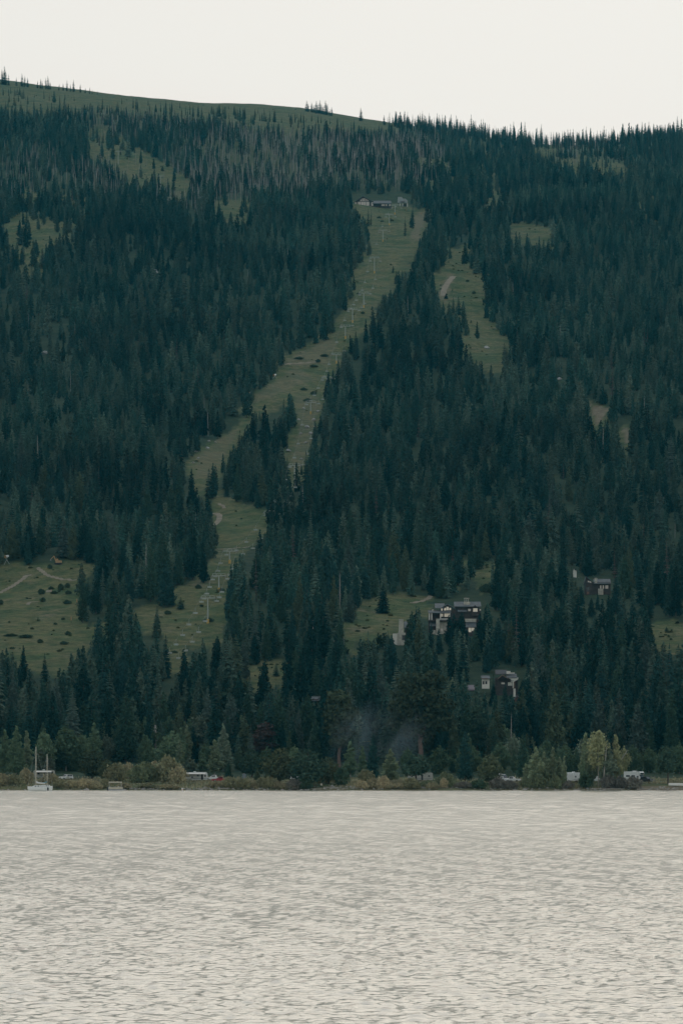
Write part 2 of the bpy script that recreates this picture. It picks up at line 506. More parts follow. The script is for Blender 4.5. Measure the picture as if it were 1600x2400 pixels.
quads = np.stack([idx[:-1,:-1], idx[:-1,1:], idx[1:,1:], idx[1:,:-1]], -1).reshape(-1, 4)
me = np_mesh('lake', np.stack([XX, YY, ZZ], -1).reshape(-1, 3), quads, M['water'], True)
at1 = me.attributes.new('chop', 'FLOAT', 'POINT')      # ripples too small for the mesh count as roughness
at1.data.foreach_set('value', (.175+.075*sstep(260, 900, YY)).ravel().astype(np.float32))
prop(link('lake', me), 'pale rippled lake filling the foreground', kind='structure')
# the calmer water to the sides and behind the camera
b = MB()
A = .15
b.add([(-A*NEAR,NEAR,0),(A*NEAR,NEAR,0),(6000,NEAR,0),(6000,-2500,0),(-6000,-2500,0),(-6000,NEAR,0)], [(0,5,4,3,2,1)])
b.add([(-A*NEAR,NEAR,0),(-6000,NEAR,0),(-6000,1530,0),(-A*1530,1530,0)], [(3,2,1,0)])
b.add([(A*NEAR,NEAR,0),(A*1530,1530,0),(6000,1530,0),(6000,NEAR,0)], [(0,3,2,1)])
ol = b.build('outer_lake', M['water'])
ca = ol.data.attributes.new('chop', 'FLOAT', 'POINT')
ca.data.foreach_set('value', np.full(len(ol.data.vertices), .30, np.float32))
prop(ol, 'calm continuation of the lake on both sides', kind='structure')

# ------------------------------------------------------------------ air
def haze_box():
    b = MB(); b.box(-9000, 9000, -3000, 14500, -8, 1200)
    m = bpy.data.materials.new('haze_air'); m.use_nodes = True
    n = m.node_tree.nodes; l = m.node_tree.links
    n.remove(n['Principled BSDF'])
    v = n.new('ShaderNodeVolumePrincipled')
    v.inputs['Color'].default_value = (.06, .74, 1.0, 1)
    v.inputs['Density'].default_value = 2.2e-5
    v.inputs['Anisotropy'].default_value = 0.0
    l.new(v.outputs[0], n['Material Output'].inputs['Volume'])
    return prop(b.build('haze', m), 'thin bluish evening haze over lake and hill', kind='stuff')
haze_box()

# ------------------------------------------------------------------ plants
def tri_fan_crown(seed, H, Rb, whorls, per, seg, z0=.1, power=.85, droop=.35, fill=1.0):
    """crown of a fir or spruce: whorls of drooping sprays that shorten towards the tip"""
    r = np.random.default_rng(seed)
    V = []
    for wi in range(whorls):
        t = (wi + r.uniform(-.35, .35))/(whorls-1)
        t = min(max(t, 0), 1)
        z = H*(z0 + (1-z0)*t)
        L = Rb*((1-t)**power*.96+.04)*(1-.25*max(0, .12-t)/.12)
        a0 = r.uniform(0, 6.28)
        for k in range(per):
            if r.random() < .08: continue
            a = a0 + 2*math.pi*k/per + r.normal(0, .25)
            l_ = L*r.uniform(.62, 1.18)
            d = np.array([math.cos(a), math.sin(a), 0]); lat = np.array([-math.sin(a), math.cos(a), 0])
            rise = r.uniform(-.05, .25)*(.3+t)
            for s in range(seg):
                f0 = (s+.15)/seg; f1 = min(1.05, f0 + 1.5/seg)
                p0 = d*l_*f0 + np.array([0, 0, z + l_*(rise*f0 - droop*f0*f0)])
                p1 = d*l_*f1 + np.array([0, 0, z + l_*(rise*f1 - droop*f1*f1)])
                wd = l_*(.26*(1-.5*f0)+.05)*r.uniform(.7, 1.3)*fill
                dz = np.array([0, 0, -wd*r.uniform(.5, 1.25)])
                jl = r.uniform(-.25, .25)
                V += [p0+lat*wd*(1+jl)+dz, p0*.9+np.array([0,0,.1*p0[2]]), p1+dz*.3]
                V += [p0*.9+np.array([0,0,.1*p0[2]]), p0-lat*wd*(1-jl)+dz, p1+dz*.3]
    V += [np.array([-.12*Rb*.6, 0, H*.93]), np.array([.12*Rb*.6, 0, H*.93]), np.array([0, 0, H*1.02])]
    V += [np.array([0, -.12*Rb*.6, H*.93]), np.array([0, .12*Rb*.6, H*.93]), np.array([0, 0, H*1.02])]
    V = np.array(V)
    return V, np.arange(len(V)).reshape(-1, 3)

def clump_crown(seed, lobes, n, size, shell=.45, flat=.0):
    """leaf clumps scattered through overlapping lobes (cx,cy,cz,rx,ry,rz)"""
    r = np.random.default_rng(seed)
    vol = np.array([l[3]*l[4]*l[5] for l in lobes])**.67
    cnt = np.maximum(6, (n*vol/vol.sum()).astype(int))
    V = []
    for l_, c in zip(lobes, cnt):
        d = r.normal(size=(c, 3)); d /= np.linalg.norm(d, axis=1)[:, None]
        # ragged outline: the lobe's radius itself varies with direction
        bump = 1 + .16*np.sin(d[:, 0]*5+seed) * np.sin(d[:, 2]*6+l_[0]) + .1*np.sin(d[:, 1]*9+l_[2])
        rad = (shell + (1-shell)*r.random(c)**.6)*bump
        ctr = np.array(l_[:3]) + d*rad[:, None]*np.array(l_[3:6])
        u = r.normal(size=(c, 3)); u /= np.linalg.norm(u, axis=1)[:, None]
        nrm = d + .9*r.normal(size=(c, 3)); nrm /= np.linalg.norm(nrm, axis=1)[:, None]
        u = np.cross(nrm, u); u /= np.linalg.norm(u, axis=1)[:, None]+1e-9
        v = np.cross(nrm, u)
        s = size*r.uniform(.5, 1.35, c)[:, None]
        p = np.stack([ctr-u*s*.9-v*s*.5, ctr+u*s*.9-v*s*.5, ctr+v*s*1.0, ], 1)
        V.append(p.reshape(-1, 3))
    V = np.concatenate(V)
    return V, np.arange(len(V)).reshape(-1, 3)

def trunk_mesh(name, H, r0, mat, seed=0, limbs=0, spread=.3, z0=.35, bare=False, lean=0.0):
    r = np.random.default_rng(seed)
    b = MB()
    pts = [(r.normal(0, .006*H)*(i > 0)+lean*H*(i/6), r.normal(0, .006*H)*(i > 0), H*i/6) for i in range(7)]
    b.tube(pts, [r0*(1-.14*i-.0) if i < 6 else r0*.08 for i in range(7)], 6)
    for k in range(limbs):
        t = z0 + (1-z0)*(k+.5)/limbs*.9
        a = r.uniform(0, 6.28); L = H*spread*(1-.6*t)*r.uniform(.6, 1.2)
        i = min(5, int(t*6)); f = t*6-i
        p0 = Vector(pts[i]).lerp(Vector(pts[i+1]), f)
        up = r.uniform(.1, .8) if not bare else r.uniform(-.3, .5)
        p1 = p0 + Vector((math.cos(a)*L*.55, math.sin(a)*L*.55, up*L*.35))
        p2 = p0 + Vector((math.cos(a)*L, math.sin(a)*L, up*L*.85))
        rr = r0*.32*(1-.6*t)
        b.tube([p0, p1, p2], [rr, rr*.65, rr*.2], 4, False)
    return b.mesh(name, mat)

def soft_fir(seed, H, Rb, n_lobes, n_tri, size, pw):
    """fuller conifer crown: ragged boughs in overlapping lobes that narrow to a blunt tip"""
    r = np.random.default_rng(seed); lobes = []
    for q in range(n_lobes):
        t = ((q+r.uniform(.1, .9))/n_lobes)**1.1
        env = Rb*((1-t)**pw*.95+.05)*(.75 if t < .06 else 1)
        a = q*2.4+r.uniform(-.6, .6); d = env*r.uniform(.35, .70); rr = env*r.uniform(.34, .52)+.16
        lobes.append((math.cos(a)*d, math.sin(a)*d, H*(.08+.88*t)-.12*d, rr, rr, rr*r.uniform(.75, 1.2)))
    for t in (.15, .4, .65, .85):
        env = Rb*((1-t)**pw)*.55+.15
        lobes.append((0, 0, H*(.08+.88*t), env, env, H*.16))
    lobes.append((0, 0, H*.965, .28, .28, .9))
    return clump_crown(seed, lobes, n_tri, size, .35)

# --- hillside trees, seen small: one mesh holds trunk and crown
forest_col = bpy.data.collections.new('forest_sources')   # never linked to the scene: only the forest's node tree reads it
VARS = []       # (height, half width)
def forest_variant(V, T, H, Rw, mat, trunk_r=.28, tmat='bark'):
    i = len(VARS)
    b = MB(); b.tube([(0,0,-2.5),(0,0,H*.5),(0,0,H*.93)], [trunk_r, trunk_r*.6, .05], 5)
    tv = np.array(b.v); tf = []
    for f in b.f:
        for k in range(1, len(f)-1): tf.append((f[0], f[k], f[k+1]))
    VV = np.concatenate([V, tv]); TT = np.concatenate([T, np.array(tf)+len(V)])
    me = np_mesh('forest_conifer', VV, TT, [M[mat], M[tmat]])
    mi = np.zeros(len(TT), np.int32); mi[len(T):] = 1
    me.polygons.foreach_set('material_index', mi)
    o = bpy.data.objects.new('forest_conifer_%02d' % i, me)
    forest_col.objects.link(o)
    VARS.append((H, Rw))
FIRS = [(23,4.5,24,9,.66),(25,4.4,26,9,.70),(21,4.6,22,9,.56),(25,3.8,26,9,.76),(19,4.2,20,9,.62),(26,5.4,25,10,.54)]
for i, (H, Rb, wh, per, pw) in enumerate(FIRS):
    V, T = soft_fir(100+i, H, Rb, 26, 900, .62, pw) if i in (1, 2, 4, 5) else tri_fan_crown(100+i, H, Rb, wh, per, 4, .09, pw)
    forest_variant(V, T, H, Rb, 'needles')                                    # 0-5 green
for i in range(2):
    V, T = tri_fan_crown(120+i, 22, 2.5, 15, 5, 3, .12, .8)
    forest_variant(V, T, 22, 2.5, 'needles_brown')                            # 6-7 dying
for i in range(3):
    V, T = tri_fan_crown(130+i, 20, 1.5, 16, 4, 2, .2, .6, fill=.55)
    forest_variant(V, T, 20, 1.2, 'needles_grey', .30, 'bark_grey')           # 8-10 dead grey
for i in range(2):
    V, T = tri_fan_crown(140+i, 19, 2.3, 22, 7, 3, .05, .6)
    forest_variant(V, T, 19, 1.5, 'spire')                                  # 11-12 narrow subalpine spires
for i in range(2):
    V, T = clump_crown(150+i, [(0,0,4.5,3.2,3.2,3.6),(1.5,.8,3,2.4,2.4,2.4),(-1.6,-.5,3.4,2.5,2.3,2.6)], 260, .8)
    forest_variant(V, T, 8, 3.4, 'scrub', .2)                                 # 13-14 low leafy

for i in range(2):
    V, T = clump_crown(160+i, [(0,0,3.5,3.2,3.2,3.2),(2.2,.8,2.4,2.4,2.4,2.2),(-2.3,-.5,2.6,2.5,2.3,2.2)], 200, .8)
    forest_variant(V, T, 8, 3.4, 'meadow_scrub', .1)                          # 15-16 pale meadow scrub

# ------------------------------------------------------------------ where the trees stand
Tx, Ty, Ts, Tw, Tv = [], [], [], [], []
def plant_random():
    r = np.random.default_rng(11)
    Y = 1705.0
    X_, Y_ = [], []
    while Y < 7150:
        sp = 9.0 if Y < 2000 else (11.0 if Y < 4000 else (9.8 if Y < 4700 else 8.6))
        half = .128*Y + 30
        n = int(2*half/sp)
        X_.append(-half + (np.arange(n)+r.uniform(0, 1))*sp + r.normal(0, sp*.45, n))
        Y_.append(np.full(n, Y) + r.normal(0, sp*.45, n))
        Y += sp*.98
    X = np.concatenate(X_); Yv = np.concatenate(Y_)
    Z = ground(X, Yv)
    n = len(X)
    v = r.choice(6, n, p=[.13,.24,.22,.10,.17,.14])
    px, py = pix(X, Yv, Z)
    # dead grey timber high on the slope, narrow spires at the top, some dying trees everywhere
    dead = np.zeros(n)
    for cx, cy, rx, ry, p in ((640,390,340,95,.82),(930,390,150,80,.75),(260,420,130,60,.72),(70,420,110,70,.6),(480,470,130,55,.6),(1330,350,80,40,.4),(330,300,200,40,.45)):
        dead = np.maximum(dead, p*np.clip(1.5*(1-((px-cx)/rx)**2-((py-cy)/ry)**2), 0, 1))
    u = r.random(n)
    high = u < sstep(4900, 5700, Yv)
    v = np.where(high, r.choice([11,12,3,1], n, p=[.4,.35,.15,.1]), v)
    isd = r.random(n) < dead
    v = np.where(isd, r.choice([8,9,10], n), v)
    v = np.where((~isd) & (r.random(n) < .013), r.choice([6,7], n), v)
    v = np.where((~isd) & (r.random(n) < .006) & (Yv < 4000), r.choice([8,9,10], n), v)
    v = np.where((r.random(n) < .05) & (Yv < 2100), r.choice([13,14], n), v)
    s = np.clip(r.normal(1.0, .27, n), .4, 1.6)
    s *= np.interp(Yv, [1600,1950,2300,4500,5200], [.86,.80,.70,.68,.72])
    wd = s*r.uniform(.85, 1.2, n)
    keep = (px > -520) & (px < 2120)
    # how thick the trees stand
    dens = np.full(n, .93)
    dens = np.where(dead > .3, .85, dens)
    def thin(cx, cy, rx, ry, d):
        nonlocal dens
        e = ((px-cx)/rx)**2+((py-cy)/ry)**2
        dens = np.where(e < 1, np.minimum(dens, d+(1-d)*e*e), dens)
    thin(110, 800, 110, 150, .50); thin(160, 940, 60, 60, .5); thin(60, 560, 90, 90, .45)
    thin(1400, 385, 190, 60, .28); thin(1150, 450, 100, 70, .45); thin(300, 300, 200, 40, .6)
    thin(120, 250, 160, 35, .35); thin(800, 300, 300, 14, .5); thin(1000,385,60,20,.4)
    thin(340, 1440, 90, 50, .3); thin(1260, 540, 80, 25, .5); thin(1560, 1480, 70, 30, .3); thin(640,1570,70,25,.4)
    thin(1080, 600, 45, 120, .5); thin(1110,1340,60,40,.5); thin(130, 440, 130, 60, .6)
    crest = (px > 905) & (py < np.interp(px, _SKX, _SKY)+26)
    dens = np.where(crest, dens*.26, dens)
    s = np.where(crest, s*1.12, s)
    keep &= r.random(n) < dens
    half = r.random(n) < .42
    some = r.random(n) < .10
    H = np.array([VARS[k][0] for k in v])*s
    hw = np.array([VARS[k][1] for k in v])*wd
    ragged = r.random(n) < .55
    jx = r.normal(0, 5, n)
    for t, wx in ((0,0),(.2,0),(.4,0),(.6,0),(.8,0),(.97,0),(.05,.55),(.05,-.55),(.3,.45),(.3,-.45)):
        qx, qy = pix(X+wx*hw, Yv, Z+t*H)
        bad = ((inside_any(OPEN, qx+jx, qy) | (inside_any(SEMI, qx+jx, qy) & ~half) | (inside_any(CLEAR[3:5]+CLEAR[9:10], qx, qy) & ~some)) & ~((wx != 0) & ragged)) | inside_any(HOUSES, qx, qy)
        keep &= ~bad
    for t, wx in ((.5,.6),(.5,-.6),(.7,.5),(.7,-.5),(.3,.8),(.3,-.8),(.1,.9),(.1,-.9)):
        qx, qy = pix(X+wx*hw, Yv, Z+t*H)
        keep &= ~inside_any(HOUSES, qx, qy)
    # nothing but the lone clumps breaks the bald part of the skyline
    tx, ty_ = pix(X, Yv, Z+H)
    sk = np.interp(px, _SKX, _SKY)
    keep &= ~((px < 905) & (ty_ < sk+4))
    for a, c in zip((X, Yv, s, wd, v), (Tx, Ty, Ts, Tw, Tv)): c.extend(a[keep].tolist())
plant_random()
def plant(px, base, hpx, v, wfac=1.0):
    """a tree at a photo pixel with its height in photo pixels"""
    x, y, z = at(px, base)
    s = hpx*y/F/VARS[v][0]
    Tx.append(x); Ty.append(y); Ts.append(s); Tw.append(s*wfac); Tv.append(v)
# lone trees that one can pick out on the open slopes
for a in [(863,530,42,11,1.2),(869,528,38,11,.7),(949,553,46,11,1.0),(964,534,52,3,1.2),(1088,622,56,1,1.1),(1092,612,50,3,1),(1117,642,62,0,1.1),(1128,640,54,2,1.1),
          (1085,745,40,2,1),(1118,795,42,1,1),(1075,740,45,0,1),(1062,735,42,3,1),
          (28,262,22,11,1),(48,575,46,0,1.3),(55,570,40,2,1.3),(58,665,40,1,1.2),(135,545,40,3,1),(90,540,36,1,1),(88,600,30,0,1),
          (897,1438,70,0,1.5),(389,1424,110,5,1.25),(415,1372,80,1,1),(288,1430,88,1,1.0),(368,1470,48,0,1.1),(365,1500,58,2,1.2),(490,1170,70,0,1.1),(499,1168,85,1,1),(505,1150,60,2,.9)]:
    plant(*a)
# clumps along the skyline
for px, hp in [(5,28),(10,34),(14,26),(20,20),(38,16),(52,24),(58,20),(65,18),(88,14),(95,18),(99,14),(108,20),(113,24),(118,14),(138,12),(148,14),(157,20),(165,14),(172,22),(188,16),(200,10),(210,12),(216,8),(228,7),
               (718,20),(722,15),(730,18),(735,14),(740,22),(745,17),(749,24),(753,18),(757,16),(763,26),(766,20),(772,12),(777,16),(846,24),(900,18),(925,14),(945,12)]:
    x, y, z = at(px, np.interp(px, _SKX, _SKY)+5)
    v = random.choice([11,12])
    s = hp*y/F/VARS[v][0]*1.3
    Tx.append(x); Ty.append(y); Ts.append(s); Tw.append(s*(1.9 if px > 700 else 1.5)); Tv.append(v)
def scrub():
    r = np.random.default_rng(77)
    for poly, n in zip(CLEAR, [220,100,60,80,20,10,10,20,60,140,90,20,16,16,3,2,50,30,5,5,30,60,30,30,20]):
        a = np.array(poly); lo, hi = a.min(0), a.max(0)
        qx, qy = r.uniform(lo[0], hi[0], n*2), r.uniform(lo[1], hi[1], n*2)
        ok = inside(poly, qx, qy) & (np.sin(qx*.13+qy*.05)+np.sin(qy*.11-qx*.04)+r.normal(0, .8, n*2) > .3)
        for x_, y_ in list(zip(qx[ok], qy[ok]))[:n]:
            x, y, z = at(float(x_), float(y_))
            v = int(r.choice([15,16,13,0], p=[.42,.42,.12,.04]))
            s = r.uniform(.05, .17) if v > 5 else r.uniform(.10, .28)
            Tx.append(x); Ty.append(y); Ts.append(s*(1 if v > 5 else .9)); Tw.append(s*r.uniform(1.2, 2.6)); Tv.append(v)
scrub()
rr_ = np.random.default_rng(41)
px = 938.0
while px < 2000:
    n_ = int(rr_.integers(1, 7)); big = rr_.uniform(.7, 1.25)
    for q in range(n_):
        p_ = px + rr_.uniform(-12, 12); hp = big*rr_.uniform(20, 36)
        x, y, z = at(p_, np.interp(p_, _SKX, _SKY)+rr_.uniform(3, 9))
        v = int(rr_.choice([11, 12, 3, 1], p=[.4, .35, .15, .1])); s = hp*y/F/VARS[v][0]
        Tx.append(x); Ty.append(y); Ts.append(s); Tw.append(s*rr_.uniform(.9, 1.4)); Tv.append(v)
    px += rr_.uniform(8, 34)
Tx, Ty, Ts, Tw, Tv = map(np.array, (Tx, Ty, Ts, Tw, Tv))
Tz = ground(Tx, Ty)
print('TREES', len(Tx))
hero = np.zeros(len(Tx), bool)
# which trees show largest: paint their outlines back to front and count what stays visible
def pick_heroes(count):
    near = np.where((Ty < 2700) & (Tv <= 5))[0]
    order = near[np.argsort(-Ty[near])]
    buf = np.full((700, 800), -1, np.int32)          # half photo scale, rows 500..1899
    for i in order:
        v = Tv[i]; H = VARS[v][0]*Ts[i]; hw = VARS[v][1]*Tw[i]*.8
        bx, by = pix(Tx[i], Ty[i], Tz[i]); k = F/Ty[i]
        x0 = bx/2; yb = (by-500)/2; yt = yb-H*k/2; w_ = hw*k/2
        r0, r1 = max(0, int(yt)), min(699, int(yb))
        for r_ in range(r0, r1+1):
            f = min(1, (r_-yt)/max(1, yb-yt)*1.15)
            a, b_ = int(x0-w_*f), int(x0+w_*f)+1
            if b_ > 0 and a < 800: buf[r_, max(0, a):min(800, b_)] = i
    ids, cnt = np.unique(buf[buf >= 0], return_counts=True)
    top = ids[np.argsort(-cnt)][:count]
    hero[top] = True
    return top
HEROES = pick_heroes(226)

def forest_object(sel):
    n = int(sel.sum())
    me = bpy.data.meshes.new('forest')
    me.vertices.add(n)
    me.vertices.foreach_set('co', np.stack([Tx[sel], Ty[sel], Tz[sel]], -1).astype(np.float32).ravel())
    a = me.attributes.new('variant', 'INT', 'POINT'); a.data.foreach_set('value', Tv[sel].astype(np.int32))
    a = me.attributes.new('size', 'FLOAT_VECTOR', 'POINT')
    a.data.foreach_set('vector', np.stack([Tw[sel], Tw[sel], Ts[sel]], -1).astype(np.float32).ravel())
    a = me.attributes.new('turn', 'FLOAT_VECTOR', 'POINT')
    rr = np.random.default_rng(5)
    a.data.foreach_set('vector', np.stack([rr.normal(0,.025,n), rr.normal(0,.025,n), rr.uniform(0,6.28,n)], -1).astype(np.float32).ravel())
    o = link('forest', me)
    ng = bpy.data.node_groups.new('forest_nodes', 'GeometryNodeTree')
    ng.interface.new_socket('Geometry', in_out='INPUT', socket_type='NodeSocketGeometry')
    ng.interface.new_socket('Geometry', in_out='OUTPUT', socket_type='NodeSocketGeometry')
    N, L = ng.nodes, ng.links
    gi = N.new('NodeGroupInput'); go = N.new('NodeGroupOutput')
    ci = N.new('GeometryNodeCollectionInfo'); ci.inputs['Collection'].default_value = forest_col
    ci.inputs['Separate Children'].default_value = True; ci.inputs['Reset Children'].default_value = True
    ip = N.new('GeometryNodeInstanceOnPoints'); ip.inputs['Pick Instance'].default_value = True
    def attr(name, t):
        x = N.new('GeometryNodeInputNamedAttribute'); x.data_type = t; x.inputs['Name'].default_value = name
        return x.outputs['Attribute']
    L.new(gi.outputs[0], ip.inputs['Points']); L.new(ci.outputs[0], ip.inputs['Instance'])
    L.new(attr('variant', 'INT'), ip.inputs['Instance Index'])
    L.new(attr('turn', 'FLOAT_VECTOR'), ip.inputs['Rotation'])
    L.new(attr('size', 'FLOAT_VECTOR'), ip.inputs['Scale'])
    L.new(ip.outputs[0], go.inputs[0])
    md = o.modifiers.new('forest', 'NODES'); md.node_group = ng
    return prop(o, 'dense dark conifer forest covering the mountainside', 'forest', kind='stuff')
forest_object(~hero)
# ------------------------------------------------------------------ names of places by the shore and on the slope, for the labels
MARKS = [(-40,'twin aspens by the frame edge'),(30,'aspen grove'),(92,'sailboats'),(215,'rounded pine'),(327,'white birch stem'),(365,'broken grey snag'),(458,'awning trailer'),(516,'red pickup'),(603,'young shore fir'),(690,'upturned skiff'),
         (770,'tall dark pine'),(875,'campsite fir'),(985,'forked ponderosa'),(1045,'round green bush'),(1137,'split grey snag'),(1195,'white van'),(1255,'twin aspens'),(1345,'blank trailer'),(1406,'pale cottonwood'),(1490,'motorhome'),(1565,'rounded lakeside tree'),(1640,'sandy beach')]
MARKS = MARKS[1:-1]
ORD = ['', 'second', 'third', 'fourth', 'fifth', 'sixth', 'seventh', 'eighth', 'ninth', 'tenth', 'eleventh', 'twelfth', 'thirteenth', 'fourteenth']
def marks_for(px):
    d = sorted(MARKS, key=lambda m: abs(m[0]-px))
    a = d[0]
    side = [m for m in MARKS if (m[0]-a[0])*(px-a[0]) > 0]
    b = min(side, key=lambda m: abs(m[0]-a[0])) if side else None
    return a, b

# ------------------------------------------------------------------ single trees
TONES = {'dark': foliage('deep_green_needles', [(.022,.054,.042)]), 'bluish': foliage('blue_green_needles', [(.038,.088,.074)]),
         'green': foliage('mid_green_needles', [(.056,.100,.064)]), 'olive': foliage('olive_needles', [(.098,.126,.072)]), 'greyish': foliage('grey_green_needles', [(.096,.132,.104)])}
fir_parts = []
for i, (H, Rb, wh, per, pw) in enumerate(FIRS):
    V, T = soft_fir(300+i, H, Rb, 34, 3200, .40, pw) if i in (1, 2, 4, 5) else tri_fan_crown(300+i, H, Rb, wh+6, per+2, 5, .08, pw)
    fir_parts.append((trunk_mesh('fir_trunk', H*.95, .30, M['bark'], i), np_mesh('fir_crown', V, T, TONES['dark'])))
def set_mat(o, m):
    o.material_slots[0].link = 'OBJECT'
    o.material_slots[0].material = m
def make_tree(name, loc, trunk, crown, sx, sz, rz, mat=None, label=None, cat=None, group=None):
    t = empty(name, loc, rz, label, cat, group)
    t.scale = (sx, sx, sz)
    if trunk is not None: link('trunk', trunk, t)
    if crown is not None:
        c = link('crown', crown, t)
        if mat is not None: set_mat(c, mat)
    return t
FIR_GROUP = 'conifers of the belt behind the lakeshore'
recs = []
hr = np.random.default_rng(21)
tone_names = list(TONES)
for i in HEROES:
    v = int(Tv[i]); px, py = pix(Tx[i], Ty[i], Tz[i])
    recs.append([Tx[i], Ty[i], Tz[i], v, Tw[i], Ts[i], hr.choice(len(tone_names), p=[.30,.24,.22,.12,.12]), float(px), float(py)])
def hand(px, base, top, v, tone, wf=1.0):
    x, y, z = at(px, base)
    s = (base-top)*y/F/FIRS[v][0]
    recs.append([x, y, z, v, s*wf, s, tone, px, base])
# conifers one can name in the photograph
for a in [(105,1610,1530,3,0,1.1),(55,1600,1512,1,0,1.0),(195,1720,1555,2,0,1.25),(603,1840,1798,4,3,1.4),(535,1822,1785,4,2,1.4),(875,1825,1718,1,1,1.15),(1090,1832,1712,5,1,1.1),(1062,1812,1745,2,2,1.2),
          (1225,1825,1716,5,2,1.0),(1262,1650,1487,5,4,1.05),(1300,1680,1560,2,3,1.1),(1290,1640,1540,0,2,1.1),(1238,1700,1590,1,1,1.1),(620,1660,1545,2,0,1.15),(668,1660,1560,3,0,1.15),(740,1760,1640,1,0,1.1),(660,1790,1690,2,0,1.0),
          (1040,1790,1690,1,1,1),(1064,1520,1438,1,0,1.5),(1156,1660,1604,2,0,1.0),(1184,1672,1604,1,1,1.1),(1222,1665,1596,4,0,1.1),(1362,1420,1372,1,0,1.2),(1081,1523,1437,2,0,1.5),(1124,1516,1436,1,0,1.4),(1028,1534,1472,1,1,1.3),(1385,1446,1400,2,1,1.3),(1426,1450,1392,1,0,1.2),(1442,1442,1352,1,1,1.2),(1100,1540,1490,4,1,1.1),(1400,1432,1388,1,1,1.0),(1330,1760,1630,1,1,1.1),(1380,1740,1590,5,1,1.0),(1440,1745,1610,2,0,1.1),(1520,1760,1640,2,1,1.1),(1590,1770,1600,5,1,1.0),(1010,1560,1462,1,1,1.0),(1052,1512,1440,2,0,1.1),(965,1530,1430,2,2,1.1),(975,1500,1420,3,1,1)]:
    hand(*a)
tallest = {}
named = {}
for k_, r_ in enumerate(recs):
    px, py = r_[7], r_[8]
    a, b = marks_for(px)
    hpx = FIRS[r_[3]][0]*r_[5]*F/r_[1]
    size = 'tall' if hpx > 125 else ('short' if hpx < 78 else 'medium')
    slim = 'slim' if FIRS[r_[3]][1]*r_[4]/(FIRS[r_[3]][0]*r_[5]) < .150 else 'broad'
    row = 'close behind' if py > 1775 else ('behind' if py > 1715 else ('above' if py > 1640 else ('high above' if py > 1560 else 'far above')))
    key = (f'{size} {slim} {tone_names[r_[6]]} fir {row} the {a[1]}', b[1] if b and abs(px-a[0]) > 6 else None)
    named.setdefault(key, []).append((abs(px-a[0]), k_))
labels = {}
for (base, toward), lst in named.items():
    lst.sort()
    for n_, (d, k_) in enumerate(lst):
        o_ = ORD[min(n_, len(ORD)-1)]
        labels[k_] = ((o_+' ') if o_ else '') + base + (f' toward the {toward}' if toward else '')
for k_, (x, y, z, v, sw, ss, tone, px, py) in enumerate(recs):
    tr, cr = fir_parts[v]
    make_tree('fir_tree', (x, y, z-.4), tr, cr, sw, ss, hr.uniform(0, 6.28), TONES[tone_names[tone]], ' '.join(labels[k_].split()[:16]), 'conifer', FIR_GROUP)

# round-crowned pines near the water
pine_parts = []
for i, (H, lob) in enumerate([
    (10, [(0,0,4.4,4.2,4.0,3.4),(2.2,.6,5.2,2.6,2.4,2.2),(-2.3,-.4,5.0,2.7,2.5,2.4),(.3,.3,7.4,2.4,2.3,2.3),(-1.2,.8,2.8,3.0,2.6,1.8),(1.6,-.8,2.8,3.0,2.6,1.8)]),
    (10, [(0,0,5.4,3.6,3.4,2.6),(-2.6,.4,4.6,2.4,2.2,1.7),(2.8,.2,5.0,2.4,2.2,1.6),(.6,.2,7.6,2.6,2.4,1.9),(-1.0,.3,6.9,2.0,2,1.5)]),
    (24, [(0,0,17,4.6,4.4,3.4),(2.4,.6,14,3.6,3.2,2.6),(-2.8,-.4,15,3.4,3.2,2.6),(.3,.3,20.6,3.4,3.2,2.8),(-1.6,.8,11.5,3.6,3.2,2.2),(2.4,-.8,10.6,3.4,3.0,2.0),(-2.4,0,8.2,2.8,2.6,1.7),(1.0,0,7.6,2.4,2.4,1.5)]),
    (28, [(0,0,20,6.6,6.0,4.2),(-4,.6,17,4.6,4.2,3.0),(4.4,-.4,18,4.8,4.4,3.4),(-2,.3,24.2,4.4,4,3.0),(2.6,.3,24.6,4.2,4,2.8),(-4.6,.8,12.5,4.2,3.8,2.4),(4.8,-.8,12.8,4.4,3.6,2.6),(0,0,14.5,5.2,4.6,3.2),(-1.5,0,10.0,4.0,3.0,1.9)])]):
    V, T = clump_crown(400+i, lob, [2300, 2000, 3000, 4200][i], [.34, .36, .55, .62][i], .55)
    if i == 3:
        b = MB()
        r0 = .55
        b.tube([(0,0,-.5),(.1,0,5),(-.2,0,8)], [.75,.62,.5], 7)
        b.tube([(-.2,0,7.6),(-1.1,.1,14),(-1.4,0,26)], [.42,.34,.05], 6)
        b.tube([(-.1,0,7.4),(1.3,-.1,12),(1.6,0,26)], [.40,.32,.05], 6)
        for q, (a_, z_, L_) in enumerate([(0,9,3),(3.1,9.6,3.2),(.2,12,4),(3.3,13,4)]):
            b.tube([(1.2*math.cos(a_),0,z_),(L_*math.cos(a_)*.8,.3,z_+1.1),(L_*math.cos(a_)*1.15,.2,z_-.6)], [.14,.10,.03], 5)
        tk = b.mesh('ponderosa_trunk', M['bark_red'])
    else:
        tk = trunk_mesh('pine_trunk', H*.9, .3 if H < 15 else .45, M['bark_red'] if H > 15 else M['bark'], 40+i, 7, .3, .3)
    pine_parts.append((H, tk, np_mesh('pine_crown', V, T, M['pine'])))
PT = {'dark': foliage('dark_pine_needles', [(0.065,0.104,0.068)]), 'olive': foliage('olive_pine_needles', [(0.116,0.136,0.074)]), 'bronze': foliage('bronze_pine_needles', [(.066,.084,.048)]), 'red': foliage('reddish_pine_needles', [(.105,.076,.064)])}
